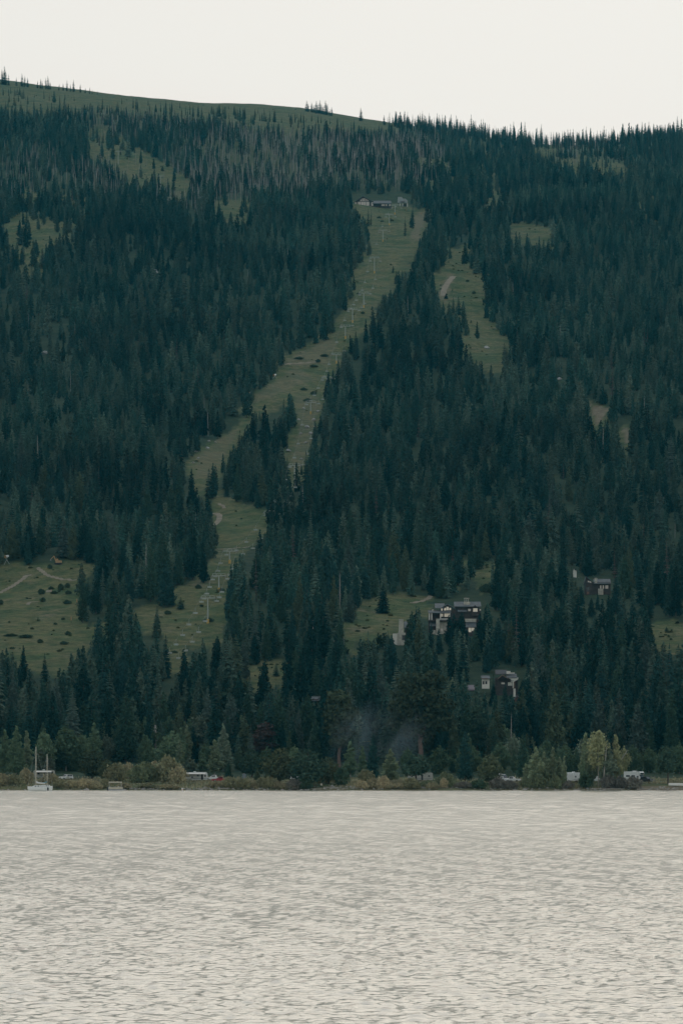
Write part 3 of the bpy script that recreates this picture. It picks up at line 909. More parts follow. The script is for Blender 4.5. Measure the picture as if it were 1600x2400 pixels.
for px, base, top, wpx, v, tone, lab in [
    (215,1828,1752,66,0,'bronze','rounded dark pine with a bronze top among the tan shore willows'),
    (590,1822,1752,62,0,'dark','dark round pine above the willow thicket near the red pickup'),
    (655,1838,1748,80,0,'olive','wide olive green round pine in front of the brownish dying pine'),
    (722,1845,1750,96,0,'dark','broad round lakeside pine beside the upturned white skiff'),
    (795,1800,1612,106,2,'bronze','tall dark round-topped pine behind the campfire smoke'),
    (985,1800,1568,150,3,'bronze','huge forked ponderosa pine with a bare reddish trunk near the smoke'),
    (975,1840,1762,90,1,'dark','low spreading pine with open trunks shading the parked camper'),
    (1148,1840,1762,70,0,'olive','round olive pine standing before the split grey snag'),
    (622,1790,1692,66,2,'red','reddish brown dying pine behind the round green pines'),
    (1565,1838,1742,66,1,'dark','rounded lakeside tree with a pale trunk above the sandy beach'),
    (900,1770,1660,60,2,'dark','rounded pine half veiled by campfire smoke'),
    (250,1832,1775,44,0,'olive','small olive pine close beside the rounded bronze-topped pine'),
    (770,1838,1770,50,0,'olive','small bushy pine between the skiff pine and the campsite fir'),
    (1285,1800,1732,44,2,'dark','dark rounded pine peeping out behind the twin aspens'),
    (1118,1782,1652,64,2,'dark','tall dark pine behind the split grey snag')]:
    H, tk, cr = pine_parts[v]
    x, y, z = at(px, base)
    k = y/F
    w0 = {0: 8.6, 1: 9.2, 2: 11.0, 3: 16.5}[v]
    make_tree('pine_tree', (x, y, z-.2), tk, cr, wpx*k/w0, (base-top)*k/(H*1.0), 0 if v == 3 else random.uniform(0, 6.28), PT[tone], lab, 'pine tree', 'round-crowned pines by the lake')

# aspens and cottonwoods
def leafy_lobes(seed, H, w_, n, kind):
    r = np.random.default_rng(seed); out = []
    for q in range(n):
        t = (q+r.uniform(.2, .8))/n
        z = H*(.10+.84*t) if kind != 2 else H*(.32+.62*t)
        env = (math.sin(math.pi*min(1, .18+.82*t))**.7 if kind in (0, 3) else min(1, .55+t*1.2)*(1-t)**.55+.08) if kind != 2 else .45+.55*math.sin(math.pi*t)
        a = q*2.4+r.uniform(-.5, .5); d = w_*env*r.uniform(.25, .72)
        rr = w_*env*r.uniform(.36, .58)+.18
        out.append((math.cos(a)*d, math.sin(a)*d*.9, z, rr, rr*.95, rr*r.uniform(.9, 1.35)))
    out.append((0, 0, H*.96, .4, .4, .75))
    return out
broad_parts = []
for i, (H, lob, n, sz) in enumerate([
    (12, [(0,0,5.0,2.2,2.1,4.4),(.3,.2,8.6,1.5,1.4,3.2),(-.9,.3,4.2,1.6,1.5,2.8),(.9,-.3,3.6,1.6,1.5,2.6)], 2100, .32),
    (12, [(0,0,6.4,2.0,1.9,4.0),(.1,.2,10,1.1,1.0,2.2),(-1.0,.3,5.6,1.4,1.3,2.4),(.9,-.3,4.8,1.4,1.3,2.4),(0,.2,2.6,1.5,1.4,1.7)], 1900, .30),
    (12, [(-.2,0,9.8,1.9,1.8,1.9),(.9,.3,8.0,1.8,1.6,1.6),(-1.3,.2,7.4,1.8,1.6,1.7),(1.5,-.3,5.6,1.6,1.5,1.4),(-1.7,-.2,5.2,1.5,1.4,1.5),(-.6,.1,3.4,1.5,1.4,1.3)], 1500, .34),
    (9, [(0,0,5.6,3.0,2.8,3.2),(1.6,.4,4.6,2.0,1.9,2.2),(-1.7,-.2,4.8,2.1,1.9,2.3),(.2,.2,7.4,1.8,1.7,1.7)], 1900, .34)]):
    lob = leafy_lobes(540+i, H, (2.3, 2.0, 3.2, 3.5)[i], (16, 16, 15, 18)[i], i)
    V, T = clump_crown(500+i, lob, int(n*1.3), sz*.85, .35)
    broad_parts.append((H, trunk_mesh('aspen_trunk', H*.92, .17, M['bark_pale'], 60+i, 8, .22, .3), np_mesh('aspen_crown', V, T, M['aspen'])))
BT = {'pale': foliage('pale_aspen_leaves', [(0.255,0.301,0.178)], .3), 'green': foliage('green_aspen_leaves', [(0.161,0.223,0.128)], .3), 'grey': foliage('grey_green_aspen_leaves', [(0.192,0.234,0.161)], .3), 'yellow': foliage('yellowing_cottonwood_leaves', [(0.338,0.343,0.182)], .3), 'deep': foliage('deep_green_aspen_leaves', [(0.109,0.161,0.092)], .3)}
for px, base, top, wpx, v, tone, lab in [
    (12,1815,1712,44,0,'green','dense green aspen at the shore end of the aspen grove, edge of frame'),
    (38,1818,1704,46,0,'green','tallest full aspen of the grove standing up from the two sailboats'),
    (62,1812,1712,32,1,'pale','paler slim aspen on the sailboat side of the aspen grove'),
    (96,1812,1754,34,0,'grey','small grey green aspen rising right behind the tall mast'),
    (120,1812,1772,24,0,'grey','little grey green aspen just past the shorter mast'),
    (160,1800,1718,40,3,'deep','deep green leafy tree above the white car by the shore'),
    (262,1775,1672,70,3,'green','rounded olive-topped aspen uphill of the tan willow bank'),
    (310,1775,1680,60,3,'green','rounded aspen beside the white birch stem'),
    (352,1772,1676,56,3,'deep','rounded aspen with the broken grey snag in front'),
    (395,1775,1682,56,3,'deep','broad leafy aspen between broken grey snag and awning trailer'),
    (445,1812,1772,36,0,'grey','bushy grey green aspen behind the awning end of the trailer'),
    (475,1812,1764,30,1,'green','slim aspen standing behind the trailer door'),
    (503,1818,1735,42,1,'pale','pale slender aspen with a pointed top behind the red pickup'),
    (565,1745,1680,50,3,'green','leafy tree on the dark belt uphill of the red pickup'),
    (752,1740,1672,44,3,'pale','pale leafy tree beside the tall dark pine'),
    (820,1822,1738,40,1,'green','slender green aspen at the foot of the campfire smoke'),
    (848,1825,1748,30,1,'green','narrow aspen next to the campsite fir'),
    (915,1832,1756,46,0,'pale','pale oval aspen between the campsite fir and spreading pine'),
    (1060,1650,1590,44,3,'pale','light green leafy tree uphill beyond the forked ponderosa'),
    (1255,1845,1752,48,0,'pale','taller of the twin pale aspens nearest the white van'),
    (1275,1842,1762,38,0,'pale','second of the twin aspens, on the white trailer side'),
    (1232,1845,1790,26,1,'pale','short slim aspen at the foot of the twin aspens'),
    (1296,1842,1752,32,1,'pale','pale pointed aspen between the twin aspens and white trailer'),
    (1311,1842,1775,26,1,'pale','short pale aspen standing close to the blank white trailer'),
    (1322,1845,1772,20,1,'pale','small pale aspen in front of the blank white trailer'),
    (1372,1838,1718,34,1,'pale','tall pale aspen rising behind the blank white trailer'),
    (1388,1840,1716,36,1,'pale','tall pale aspen between white trailer and pale trunked cottonwood'),
    (1365,1846,1782,18,0,'green','low green aspen under the pair of tall pale aspens'),
    (1402,1846,1712,54,2,'yellow','yellowing open cottonwood with a long pale bare trunk'),
    (1442,1842,1722,36,1,'yellow','yellow green cottonwood between the pale trunk and the motorhome'),
    (1425,1846,1745,50,0,'grey','grey green cottonwood shading the shore below the leaning trunk'),
    (1462,1816,1750,36,3,'yellow','wide yellowing crown over the leaning grey trunk by the motorhome'),
    (1205,1760,1700,40,3,'deep','dark leafy tree uphill of the white van'),
    (1530,1800,1760,30,3,'deep','small dark leafy tree beyond the motorhome')]:
    H, tk, cr = broad_parts[v]
    x, y, z = at(px, base)
    k = y/F
    w0 = {0: 4.6, 1: 4.0, 2: 6.4, 3: 7.0}[v]
    make_tree('aspen_tree' if tone != 'yellow' else 'cottonwood_tree', (x, y, z-.2), tk, cr, wpx*k/w0, (base-top)*k/H, random.uniform(0, 6.28) if v != 2 else 0, BT[tone], lab, 'tree', 'leafy trees along the lakeshore')

lr = np.random.default_rng(88)
leafy = {}
tn = ['green', 'deep', 'pale', 'grey', 'deep', 'green']
words = {'green': 'green', 'deep': 'dark', 'pale': 'pale', 'grey': 'greyish'}
spots = []
for q in range(64):
    px = lr.uniform(5, 1595); base = lr.uniform(1772, 1812)
    if lr.random() < .45: px = lr.uniform(120, 580)
    if any(abs(px-c_) < w_ for c_, w_ in ((985, 60), (1137, 14), (364, 9), (327, 8), (1406, 30), (1565, 24), (1490, 22))): continue
    hpx = lr.uniform(58, 112) if px < 600 else lr.uniform(50, 84)
    spots.append((px, base, hpx, int(lr.choice([0, 1, 3, 3])), tn[int(lr.integers(6))]))
for px, base, hpx, v, tone in [(1172,1812,70,3,'deep'),(1205,1815,60,1,'deep'),(1228,1818,64,3,'green'),(1325,1815,66,3,'deep'),(1350,1814,60,0,'deep'),(1415,1815,70,3,'deep'),(1520,1812,62,3,'deep'),(1545,1815,56,0,'green'),(1592,1815,74,3,'deep'),(1482,1808,60,3,'deep'),(1030,1815,66,3,'deep'),(1075,1816,60,0,'green'),(955,1812,60,3,'deep'),(480,1805,60,3,'deep'),(530,1808,52,3,'green'),(560,1808,56,0,'deep'),(625,1812,60,3,'deep'),(690,1810,64,3,'green'),(130,1806,60,3,'deep'),(180,1808,56,3,'green'),(1500,1815,50,1,'deep'),(1385,1812,64,0,'deep')]:
    spots.append((px, base, hpx, v, tone))
for k_, (px, base, hpx, v, tone) in enumerate(spots):
    a, b2 = marks_for(px)
    key = (f"{'tall' if hpx > 88 else ('low' if hpx < 66 else 'medium')} {'rounded' if v == 3 else 'slender'} {words[tone]} leafy tree behind the {a[1]}", b2[1] if b2 and abs(px-a[0]) > 6 else None)
    leafy.setdefault(key, []).append((abs(px-a[0]), k_))
for (base_l, toward), lst in leafy.items():
    lst.sort()
    for n_, (d, k_) in enumerate(lst):
        px, base, hpx, v, tone = spots[k_]
        H, tk, cr = broad_parts[v]
        x, y, z = at(px, base); k = y/F
        lab = (ORD[n_]+' ' if n_ else '')+base_l+(f' toward the {toward}' if toward else '')
        make_tree('aspen_tree', (x, y, z-.2), tk, cr, hpx*k/H*lr.uniform(.9, 1.25), hpx*k/H, lr.uniform(0, 6.28), BT[tone], ' '.join(lab.split()[:16]), 'tree', 'leafy trees along the lakeshore')

# shore willows and other bushes
bush_parts = []
for i, lob in enumerate([[(0,0,1.0,1.7,1.5,1.1),(.9,.2,.8,1.1,1.0,.9),(-1.0,-.1,.8,1.1,1.0,.95),(.2,.1,1.5,1.1,1,.75)],
                         [(0,0,.8,1.5,1.3,.9),(1.1,.1,.6,1.0,.9,.7),(-1.1,.1,.7,1.1,.9,.75),(-.4,0,1.3,.9,.9,.7),(.7,0,1.2,.7,.7,.55)],
                         [(0,0,1.1,1.8,1.6,1.2),(.3,.1,1.6,1.2,1.1,.8)]]):
    V, T = clump_crown(600+i, lob, 1100, .17, .5)
    V[:, 2] = np.maximum(V[:, 2], -.1)
    b = MB()
    for q in range(5): b.tube([(0,0,-.3),(.5*math.cos(q*1.3),.5*math.sin(q*1.3),.8),(1.0*math.cos(q*1.3),.9*math.sin(q*1.3),1.5)], [.06,.04,.015], 4)
    bush_parts.append((b.mesh('bush_stems', M['bark']), np_mesh('bush_foliage', V, T, M['willow_tan'])))
WT = {'tan': foliage('tan_willow', [(0.421,0.373,0.225)], .3), 'straw': foliage('straw_willow', [(0.530,0.451,0.274)], .3), 'green': foliage('green_willow', [(0.206,0.235,0.129)], .3), 'olive': foliage('olive_willow', [(0.295,0.284,0.161)], .3), 'grey': foliage('grey_twiggy_bush', [(0.210,0.196,0.161)], .3), 'dark': foliage('dark_scrub', [(.072,.112,.066)], .2)}
BUSH_WORDS = {'tan':'tan','straw':'straw coloured','green':'dark green','olive':'olive','grey':'grey twiggy','dark':'dark'}
NB = [0]
def bush(px, base, wpx, hpx, tone, where, name='willow_bush', group='bushes along the shore', Ymin=1490):
    x, y, z = at(px, base, Ymin)
    k = y/F
    i = NB[0] % 3; NB[0] += 1
    st, fo = bush_parts[i]
    t = empty(name, (x, y, z-.05), random.uniform(-.4, .4) + math.pi*(NB[0] % 2), where, 'bush', group)
    t.scale = (wpx*k/4.3, wpx*k/4.8, hpx*k/2.25)
    link('stems', st, t); set_mat(link('foliage', fo, t), WT[tone])
    return t
for a in [
    (8,1842,44,30,'tan','tan willow at the very edge of frame below the aspen grove'),(36,1842,50,32,'olive','olive willow below the aspen grove'),(62,1838,44,34,'tan','tan willow hugging the hull side of the sailboats'),
    (118,1838,50,26,'tan','tan willow below the parked camper behind the masts'),(140,1848,50,22,'olive','olive bush at the waterline beside the shorter mast boat'),(165,1849,44,18,'tan','low tan bush at the waterline below the white car'),
    (200,1848,48,24,'straw','straw coloured willow below the rounded pine'),(225,1849,40,22,'tan','tan willow on the water side of the bronze-topped pine'),(246,1848,34,20,'olive','olive bush beside the canopy boat'),
    (272,1832,64,46,'olive','tall olive willow behind the canopy boat'),(296,1826,60,44,'tan','tan-topped tall willow behind the canopy boat'),(322,1836,60,40,'green','dark green willow under the white birch stem'),
    (345,1834,66,50,'green','dark green rounded willow below the broken grey snag'),(368,1832,70,54,'tan','largest tan willow dome below the broken grey snag'),(396,1834,76,58,'olive','great olive willow dome next to the awning trailer'),
    (418,1838,50,44,'tan','tan flank of the willow bank touching the awning trailer'),(345,1848,56,12,'olive','low olive growth at the water below the willow bank'),(290,1849,50,12,'tan','low tan growth by the canopy boat waterline'),(395,1850,60,12,'tan','low tan growth at the water below the great willow dome'),
    (505,1846,48,16,'tan','low tan bush in front of the red pickup'),(540,1848,52,24,'olive','olive willow past the tail of the red pickup'),(568,1849,52,26,'olive','broad olive willow below the blue grey shelter'),(590,1848,40,22,'tan','tan willow before the young shore fir'),
    (612,1848,40,24,'olive','olive bush at the foot of the young shore fir'),(634,1848,44,28,'olive','olive willow between the young shore fir and skiff'),(655,1850,44,20,'tan','tan bush at the waterline below the wide olive pine'),
    (690,1851,50,24,'grey','grey twiggy bush under the upturned white skiff'),(716,1850,44,28,'dark','dark bush at the foot of the broad lakeside pine'),(756,1838,44,44,'olive','tall olive bush beside the broad lakeside pine'),
    (800,1842,50,40,'dark','dark bush at the foot of the smoke aspen'),(858,1838,48,36,'olive','rounded olive willow in front of the campsite fir'),(848,1849,38,24,'straw','straw willow at the water before the campsite fir'),
    (876,1849,44,22,'tan','tan willow at the water beside the pale oval aspen'),(898,1849,38,32,'straw','upright straw willow beneath the pale oval aspen'),(930,1850,50,16,'tan','low tan thicket before the spreading pine'),(966,1850,50,13,'olive','low olive growth before the shaded camper'),
    (1012,1850,38,16,'tan','low tan growth between shaded camper and round bush'),(1046,1845,56,40,'green','round dark green bush between spreading pine and split snag'),(1040,1847,26,22,'straw','small straw bush leaning on the round dark green bush'),
    (1085,1848,50,16,'grey','low grey bush beneath the broad blue green fir'),(1120,1850,50,26,'dark','dark bush below the round olive pine'),(1165,1849,50,24,'grey','grey twiggy bush in front of the white van'),(1195,1850,40,22,'grey','grey brown bush below the white van pickup'),
    (1235,1848,40,30,'green','green bush at the foot of the twin aspens'),(1265,1848,44,30,'green','green bush between the twin aspens and the shore'),(1300,1848,44,30,'green','green bush below the pale pointed aspen'),(1330,1849,34,22,'grey','grey bush below the blank white trailer'),
    (1372,1849,44,30,'dark','dark bush below the pair of tall pale aspens'),(1425,1849,44,34,'grey','grey bush around the leaning trunk'),(1455,1849,44,34,'grey','grey twiggy thicket on the shore before the motorhome'),(1485,1850,54,28,'grey','wide grey twiggy thicket at the beach end'),
    (962,1846,46,24,'olive','olive bush screening one end of the shaded camper'),(1000,1847,44,20,'green','green bush screening the other end of the shaded camper'),
    (152,1829,30,10,'tan','low tan bush hiding the wheels of the white car')]:
    bush(*a)
# bushes on the open slopes
for a in [
    (97,1395,20,14,'dark','dark scrub bush nearest the curved dirt path on the knoll'),(120,1383,16,9,'dark','small dark bush on the knoll beside the bare dirt scar'),(143,1387,20,14,'dark','dark bush on the knoll facing the tree edge'),(158,1381,16,12,'dark','uppermost dark bush of the knoll cluster'),
    (127,1394,20,9,'dark','flat dark bush just under the dirt scar'),(100,1412,18,10,'dark','dark bush above the hooked dirt trail'),(160,1394,18,10,'dark','lower dark bush at the knoll tree edge'),(158,1417,24,12,'dark','dark bush below the knoll cluster by the trees'),
    (117,1334,16,10,'dark','dark bush on the knoll crest beside the excavator'),(2,1420,14,12,'dark','dark bush on the knoll at the frame edge'),(25,1492,36,8,'dark','long dark bush on the lower knoll at the frame edge'),(60,1496,44,7,'dark','long low dark hedge of scrub across the lower knoll'),
    (94,1510,16,10,'dark','dark bush below the long scrub hedge'),(160,1490,18,12,'dark','dark bush near the foot of the knoll trees'),(150,1512,26,8,'dark','flat dark bush at the bottom of the knoll'),(148,1454,12,6,'dark','tiny dark bush halfway down the knoll'),
    (488,1458,30,10,'dark','dark bush at the yellow foot of the largest lift tower'),(517,1388,26,8,'dark','dark bush under the second lift tower'),(393,1440,20,10,'dark','dark bush on the lower run by the broad lone fir'),(465,1380,18,12,'dark','dark bush at the edge of the lower ski run'),
    (505,1300,16,9,'dark','dark bush on the run above the second lift tower'),(760,838,22,7,'dark','flat dark bush across the middle ski run'),(700,842,26,7,'dark','dark scrub where the ski run widens'),(745,850,16,7,'dark','small dark scrub below the run crossing'),(735,862,22,7,'dark','dark scrub patch above the rocky gully'),
    (712,915,20,8,'dark','dark bush at the top of the rocky gully'),(735,925,20,8,'dark','dark bush beside the gully lift tower'),(720,942,22,8,'dark','dark bush in the upper rocky gully'),(895,520,10,5,'dark','dark bush on the upper run below the lodge'),(888,511,14,4,'dark','flat dark patch of scrub below the lodge'),
    (918,518,10,5,'dark','dark bush next to the upper lift tower'),(840,690,12,5,'dark','small bush on the run beside the steep tower'),(850,735,12,5,'dark','small bush at the narrowing of the run'),(998,517,14,7,'dark','dark bush on the dirt track by the lodge'),
    (1095,660,10,6,'dark','small bush on the side clearing'),(1110,690,12,6,'dark','small bush halfway down the side clearing'),
    (730,1384,26,16,'dark','rounded bush in the trees above the pale meadow'),(765,1392,26,16,'dark','rounded bush at the upper meadow edge'),(1180,1385,50,26,'dark','big rounded leafy bush uphill of the large chalet'),(1140,1390,40,22,'dark','rounded leafy bush beside the large chalet'),(585,1560,34,18,'dark','rounded bush above the lower meadow'),(560,1555,26,16,'dark','rounded bush at the lower meadow tree edge')]:
    bush(*a, name='scrub_bush', group='bushes on the open slopes')

# bare stems and snags
def snag(px, base, top, r0, mat, lab, seed, limbs=5, lean=0, name='dead_tree', broken=False):
    x, y, z = at(px, base)
    H = (base-top)*y/F
    t = empty(name, (x, y, z-.2), 0, lab, 'dead tree', 'bare standing trunks')
    b = MB()
    r = random.Random(seed)
    pts = [(lean*H*i/5 + r.uniform(-.05,.05)*(i > 0), 0, H*i/5) for i in range(6)]
    b.tube(pts, [r0*(1-.1*i) for i in range(6)] if broken else [r0*(1-.17*i) for i in range(6)], 7)
    b.build('trunk', mat, t)
    b = MB()
    for q in range(limbs):
        f = r.uniform(.35, .95); a = r.uniform(0, 6.28); L = H*r.uniform(.05, .13)
        p = Vector((lean*H*f, 0, H*f))
        b.tube([p, p+Vector((math.cos(a)*L, math.sin(a)*L, L*r.uniform(-.3,.6)))], [r0*.25, r0*.08], 4)
    if limbs: b.build('branches', mat, t)
    return t
snag(364,1778,1700,.62,M['bark_grey'],'thick broken grey snag with ragged bark above the willow dome',1,9,.0,broken=True)
snag(327,1792,1748,.26,M['bark_pale'],'white birch stem standing clear against the dark trees',2,2)
snag(414,1788,1765,.30,M['bark_pale'],'short pale stem behind the tan flank of the willow bank',3,2,name='birch_stem')
snag(460,1754,1740,.25,M['bark_pale'],'small pale stem in the dark trees behind the awning trailer',4,1,name='birch_stem')
snag(429,1800,1775,.22,M['bark_grey'],'thin grey stem between the willow bank and the trailer',5,3)
snag(1135,1768,1722,.34,M['bark_grey'],'thicker stem of the split grey snag with peeling pale wood',6,3,broken=True)
snag(1142,1764,1726,.24,M['bark_grey'],'thinner stem of the split grey snag',7,3,.01,broken=True)
snag(1166,1782,1752,.18,M['bark_pale'],'thin pale stem between the split snag and the white van',8,1,name='birch_stem')
snag(1420,1838,1758,.34,M['bark_grey'],'grey trunk leaning strongly over the shore by the motorhome',9,9,.62)
snag(1412,1848,1745,.30,M['bark_pale'],'long pale bare cottonwood trunk leaning slightly at the waterline',10,4,.09,name='bare_trunk')
snag(1275,1846,1830,.28,M['bark_pale'],'short pale stump-like stem at the foot of the twin aspens',11,1,name='birch_stem')
snag(601,792,755,.30,M['bark_grey'],'tall grey snag standing high in the forest left of the run',12,4)
snag(536,790,748,.26,M['bark_grey'],'slim grey snag high in the forest, second from the ski run',13,3)
snag(805,1530,1495,.26,M['bark_grey'],'bare grey snag at the foot of the pale meadow',14,3)
snag(783,1525,1500,.22,M['bark_grey'],'shorter bare snag beside the meadow foot snag',15,2)
snag(1190,1320,1270,.24,M['bark_grey'],'pale bare snag in the woods above the large chalet',16,2)
snag(164,1796,1772,.30,M['needles_brown'],'little reddish dead sapling above the white car',17,7)
snag(690,1275,1235,.24,M['bark_grey'],'bare grey snag in the woods below the grassy run',18,3)
snag(458,1270,1200,.22,M['bark_grey'],'tall thin grey snag at the tree edge of the lower run',19,3)
snag(578,1070,1035,.22,M['bark_grey'],'grey snag in the tree island between the two runs',20,2)

# ------------------------------------------------------------------ boats on the lake
M['gel'] = paint('white_gelcoat', (.72,.72,.68), .3, .05)
M['alu'] = paint('bare_aluminium', (.55,.54,.50), .35, .1, metal=.6)
M['mast'] = paint('tan_mast', (.52,.47,.36), .4, .1)
M['dark'] = paint('dark_rubber', (.03,.03,.03), .7, .2)
M['glass'] = paint('dark_tinted_glass', (.03,.04,.045), .08, .1)
M['teal'] = paint('blue_green_sail_cover', (.10,.22,.24), .8, .15)
M['canvas'] = paint('beige_canvas', (.50,.44,.33), .8, .12)
M['white'] = paint('white_body_paint', (.74,.74,.70), .35, .05)
M['cream'] = paint('cream_panel', (.66,.64,.56), .45, .06)
M['drab'] = paint('shaded_camper_skin', (.36,.35,.30), .5, .1)  # white camper skin with shade put into its colour, not weathering
M['red'] = paint('red_body_paint', (.36,.022,.03), .3, .1)
M['grey'] = paint('mid_grey_plastic', (.22,.22,.22), .6, .1)
M['chrome'] = paint('chrome', (.7,.7,.7), .15, .05, metal=1.0)
M['lamp'] = paint('headlight_lens', (.75,.75,.72), .1, .05)
M['taillight'] = paint('tail_light_lens', (.4,.03,.02), .2, .05)
def on_water(px, row):
    y = F*HC/(row-YH)
    return (px-800)/F*y, y
def hull(b, L, W, D, n=10, bow=1.0):
    rows = []
    for i in range(n+1):
        t = i/n
        w_ = W/2*(1-max(0, (t-.45)/.55)**2.2*.97)*(.86+.14*min(1, t/.25))
        sh = D*(1+.28*t*t)
        x = -L/2+L*t
        rows.append([(x, -w_, sh), (x+.0, -w_*.92, sh*.45), (x-.12*L*(t > .9), -w_*.35, -.25), (x-.12*L*(t > .9), w_*.35, -.25), (x, w_*.92, sh*.45), (x, w_, sh)])
    vs = [p for r in rows for p in r]; fs = []
    for i in range(n):
        for k in range(5): fs.append((i*6+k, i*6+k+1, (i+1)*6+k+1, (i+1)*6+k))
        fs.append((i*6+5, i*6, (i+1)*6, (i+1)*6+5))
    fs.append((5,4,3,2,1,0))
    b.add(vs, fs)
def sailboat(px, row, L, W, mastH, rz, lab, covercol, boom_y):
    x, y = on_water(px, row)
    t = empty('sailboat', (x, y, 0), rz, lab, 'sailboat', 'sailboats moored side by side')
    b = MB(); hull(b, L, W, 1.3); b.build('hull', M['gel'], t)
    b = MB()
    b.prism([(-L*.18,1.3),(-L*.18,2.05),(L*.10,2.0),(L*.24,1.6),(L*.24,1.3)], -W*.30, W*.30, 'y')
    c = b.build('cabin', M['gel'], t)
    for s in (-1, 1):
        for q in (-.10, .04):
            w_ = MB(); w_.box(L*q-.28, L*q+.28, s*W*.30-.02, s*W*.30+.02, 1.6, 1.85); w_.build('porthole', M['glass'], c)
    b = MB(); b.tube([(L*.08,0,1.2),(L*.08,0,mastH)], [.13,.09], 6); b.build('mast', M['mast'], t)
    b = MB(); b.tube([(L*.08,-.9,mastH*.55),(L*.08,.9,mastH*.55)], .03, 4); b.build('spreader', M['alu'], t)
    b = MB(); b.tube([(L*.08,0,2.5),(-L*.38,0,2.45)], .07, 5); bm_ = b.build('boom', M['mast'], t)
    b = MB(); b.tube([(L*.06,0,3.05),(-L*.05,0,2.8),(-L*.36,0,2.65)], [.24,.20,.12], 7); b.build('sail_cover', covercol, bm_)
    b = MB()
    for e in ((L*.5,0,1.35),(-L*.48,0,1.1),(L*.06,-W*.46,1.1),(L*.06,W*.46,1.1)): b.tube([(L*.08,0,mastH*.98),e], .018, 3)
    b.build('rigging', M['alu'], t)
    b = MB()
    for xx in (-.46,-.3,-.14): 
        for s in (-1,1): b.tube([(L*xx,s*W*.44,1.0),(L*xx,s*W*.44,1.75)], .025, 4)
    for s in (-1,1): b.tube([(-L*.46,s*W*.44,1.72),(-L*.14,s*W*.44,1.72)], .022, 4)
    b.tube([(-L*.46,-W*.44,1.72),(-L*.46,W*.44,1.72)], .022, 4)
    b.build('stern_rail', M['alu'], t)
    b = MB(); b.box(-L*.5-.35,-L*.5,-.2,.2,.3,1.3); b.build('outboard_motor', M['dark'], t)
    return t
sailboat(88, 1855.5, 7.4, 2.6, 14.6, R(155), 'white sailboat with the taller tan mast and cluttered stern', M['gel'], 0)
sailboat(108, 1854.5, 6.2, 2.4, 12.2, R(50), 'white sailboat with the shorter mast and blue green sail cover', M['teal'], 0)
def pontoon(px, row):
    x, y = on_water(px, row)
    t = empty('pontoon_boat', (x, y, 0), R(8), 'small beige canopied pontoon boat moored off the willow bank', 'pontoon boat')
    for s in (-1, 1):
        b = MB(); b.tube([(-2.4,s*.9,.12),(2.0,s*.9,.12),(2.6,s*.9,.3)], [.32,.32,.12], 8); b.build('pontoon', M['alu'], t)
    b = MB(); b.box(-2.4,2.35,-1.25,1.25,.42,.54); b.build('deck', M['grey'], t)
    for s in (-1, 1):
        b = MB(); b.box(-2.35,2.3,s*1.2-.03,s*1.2+.03,.6,1.15); b.build('side_panel', M['canvas'], t)
        b = MB(); b.tube([(-2.35,s*1.2,1.25),(2.3,s*1.2,1.25)], .03, 4)
        for q in (-2.35,-.8,.8,2.3): b.tube([(q,s*1.2,.5),(q,s*1.2,1.25)], .03, 4)
        b.build('rail', M['alu'], t)
    for (a, c_) in ((-1.9,-1.1),(-.2,.5)):
        b = MB(); b.box(a,c_,-1.0,-.3,.54,.95); b.box(a,a+.15,-1.0,-.3,.95,1.4); b.build('seat', M['cream'], t)
    b = MB(); b.box(.7,1.2,.2,.9,.54,1.5); b.build('helm_console', M['cream'], t)
    b = MB()
    for s in (-1, 1):
        for q in (-2.2, 1.9): b.tube([(q*.96,s*1.2,.6),(q,s*1.15,2.75)], .035, 4)
    f = b.build('canopy_frame', M['alu'], t)
    b = MB(); b.prism([(-1.22,2.72),(-1.0,2.9),(0,3.0),(1.0,2.9),(1.22,2.72),(1.0,2.84),(0,2.93),(-1.0,2.84)], -2.3, 2.0, 'x'); b.build('canopy', M['canvas'], t)
    b = MB(); b.box(-2.9,-2.5,-.25,.25,.1,1.2); b.build('outboard_motor', M['dark'], t)
pontoon(271, 1854)
def buoy():
    x, y = on_water(427, 1856.5)
    t = empty('buoy', (x, y, 0), 0, 'white mooring buoy with an orange band floating off the awning trailer', 'buoy')
    b = MB(); b.tube([(0,0,-.3),(0,0,.1),(0,0,1.0),(0,0,1.25)], [.22,.24,.22,.08], 8); b.build('float', M['gel'], t)
    b = MB(); b.tube([(0,0,.55),(0,0,.75)], .26, 8); b.build('band', paint('orange_band', (.6,.2,.04), .5), t)
buoy()
def skiff(px, base, L, rz, name, lab, mat):
    x, y, z = at(px, base)
    t = empty(name, (x, y, z), rz, lab, 'boat')
    b = MB(); hull(b, L, 1.3, .55); o = b.build('hull', mat, t); o.rotation_euler = (math.pi, 0, 0); o.location = (0, 0, .75)
    b = MB(); b.tube([(-L*.45,0,.98),(L*.40,0,.98)], .05, 5); b.build('keel', M['grey'], t)
    return t
skiff(690, 1827, 4.4, R(12), 'upturned_skiff', 'white skiff lying upturned under the broad round pines', M['gel'])
skiff(1585, 1843, 5.4, R(-14), 'upturned_canoe', 'pale canoe turned over on the sandy beach', M['cream'])

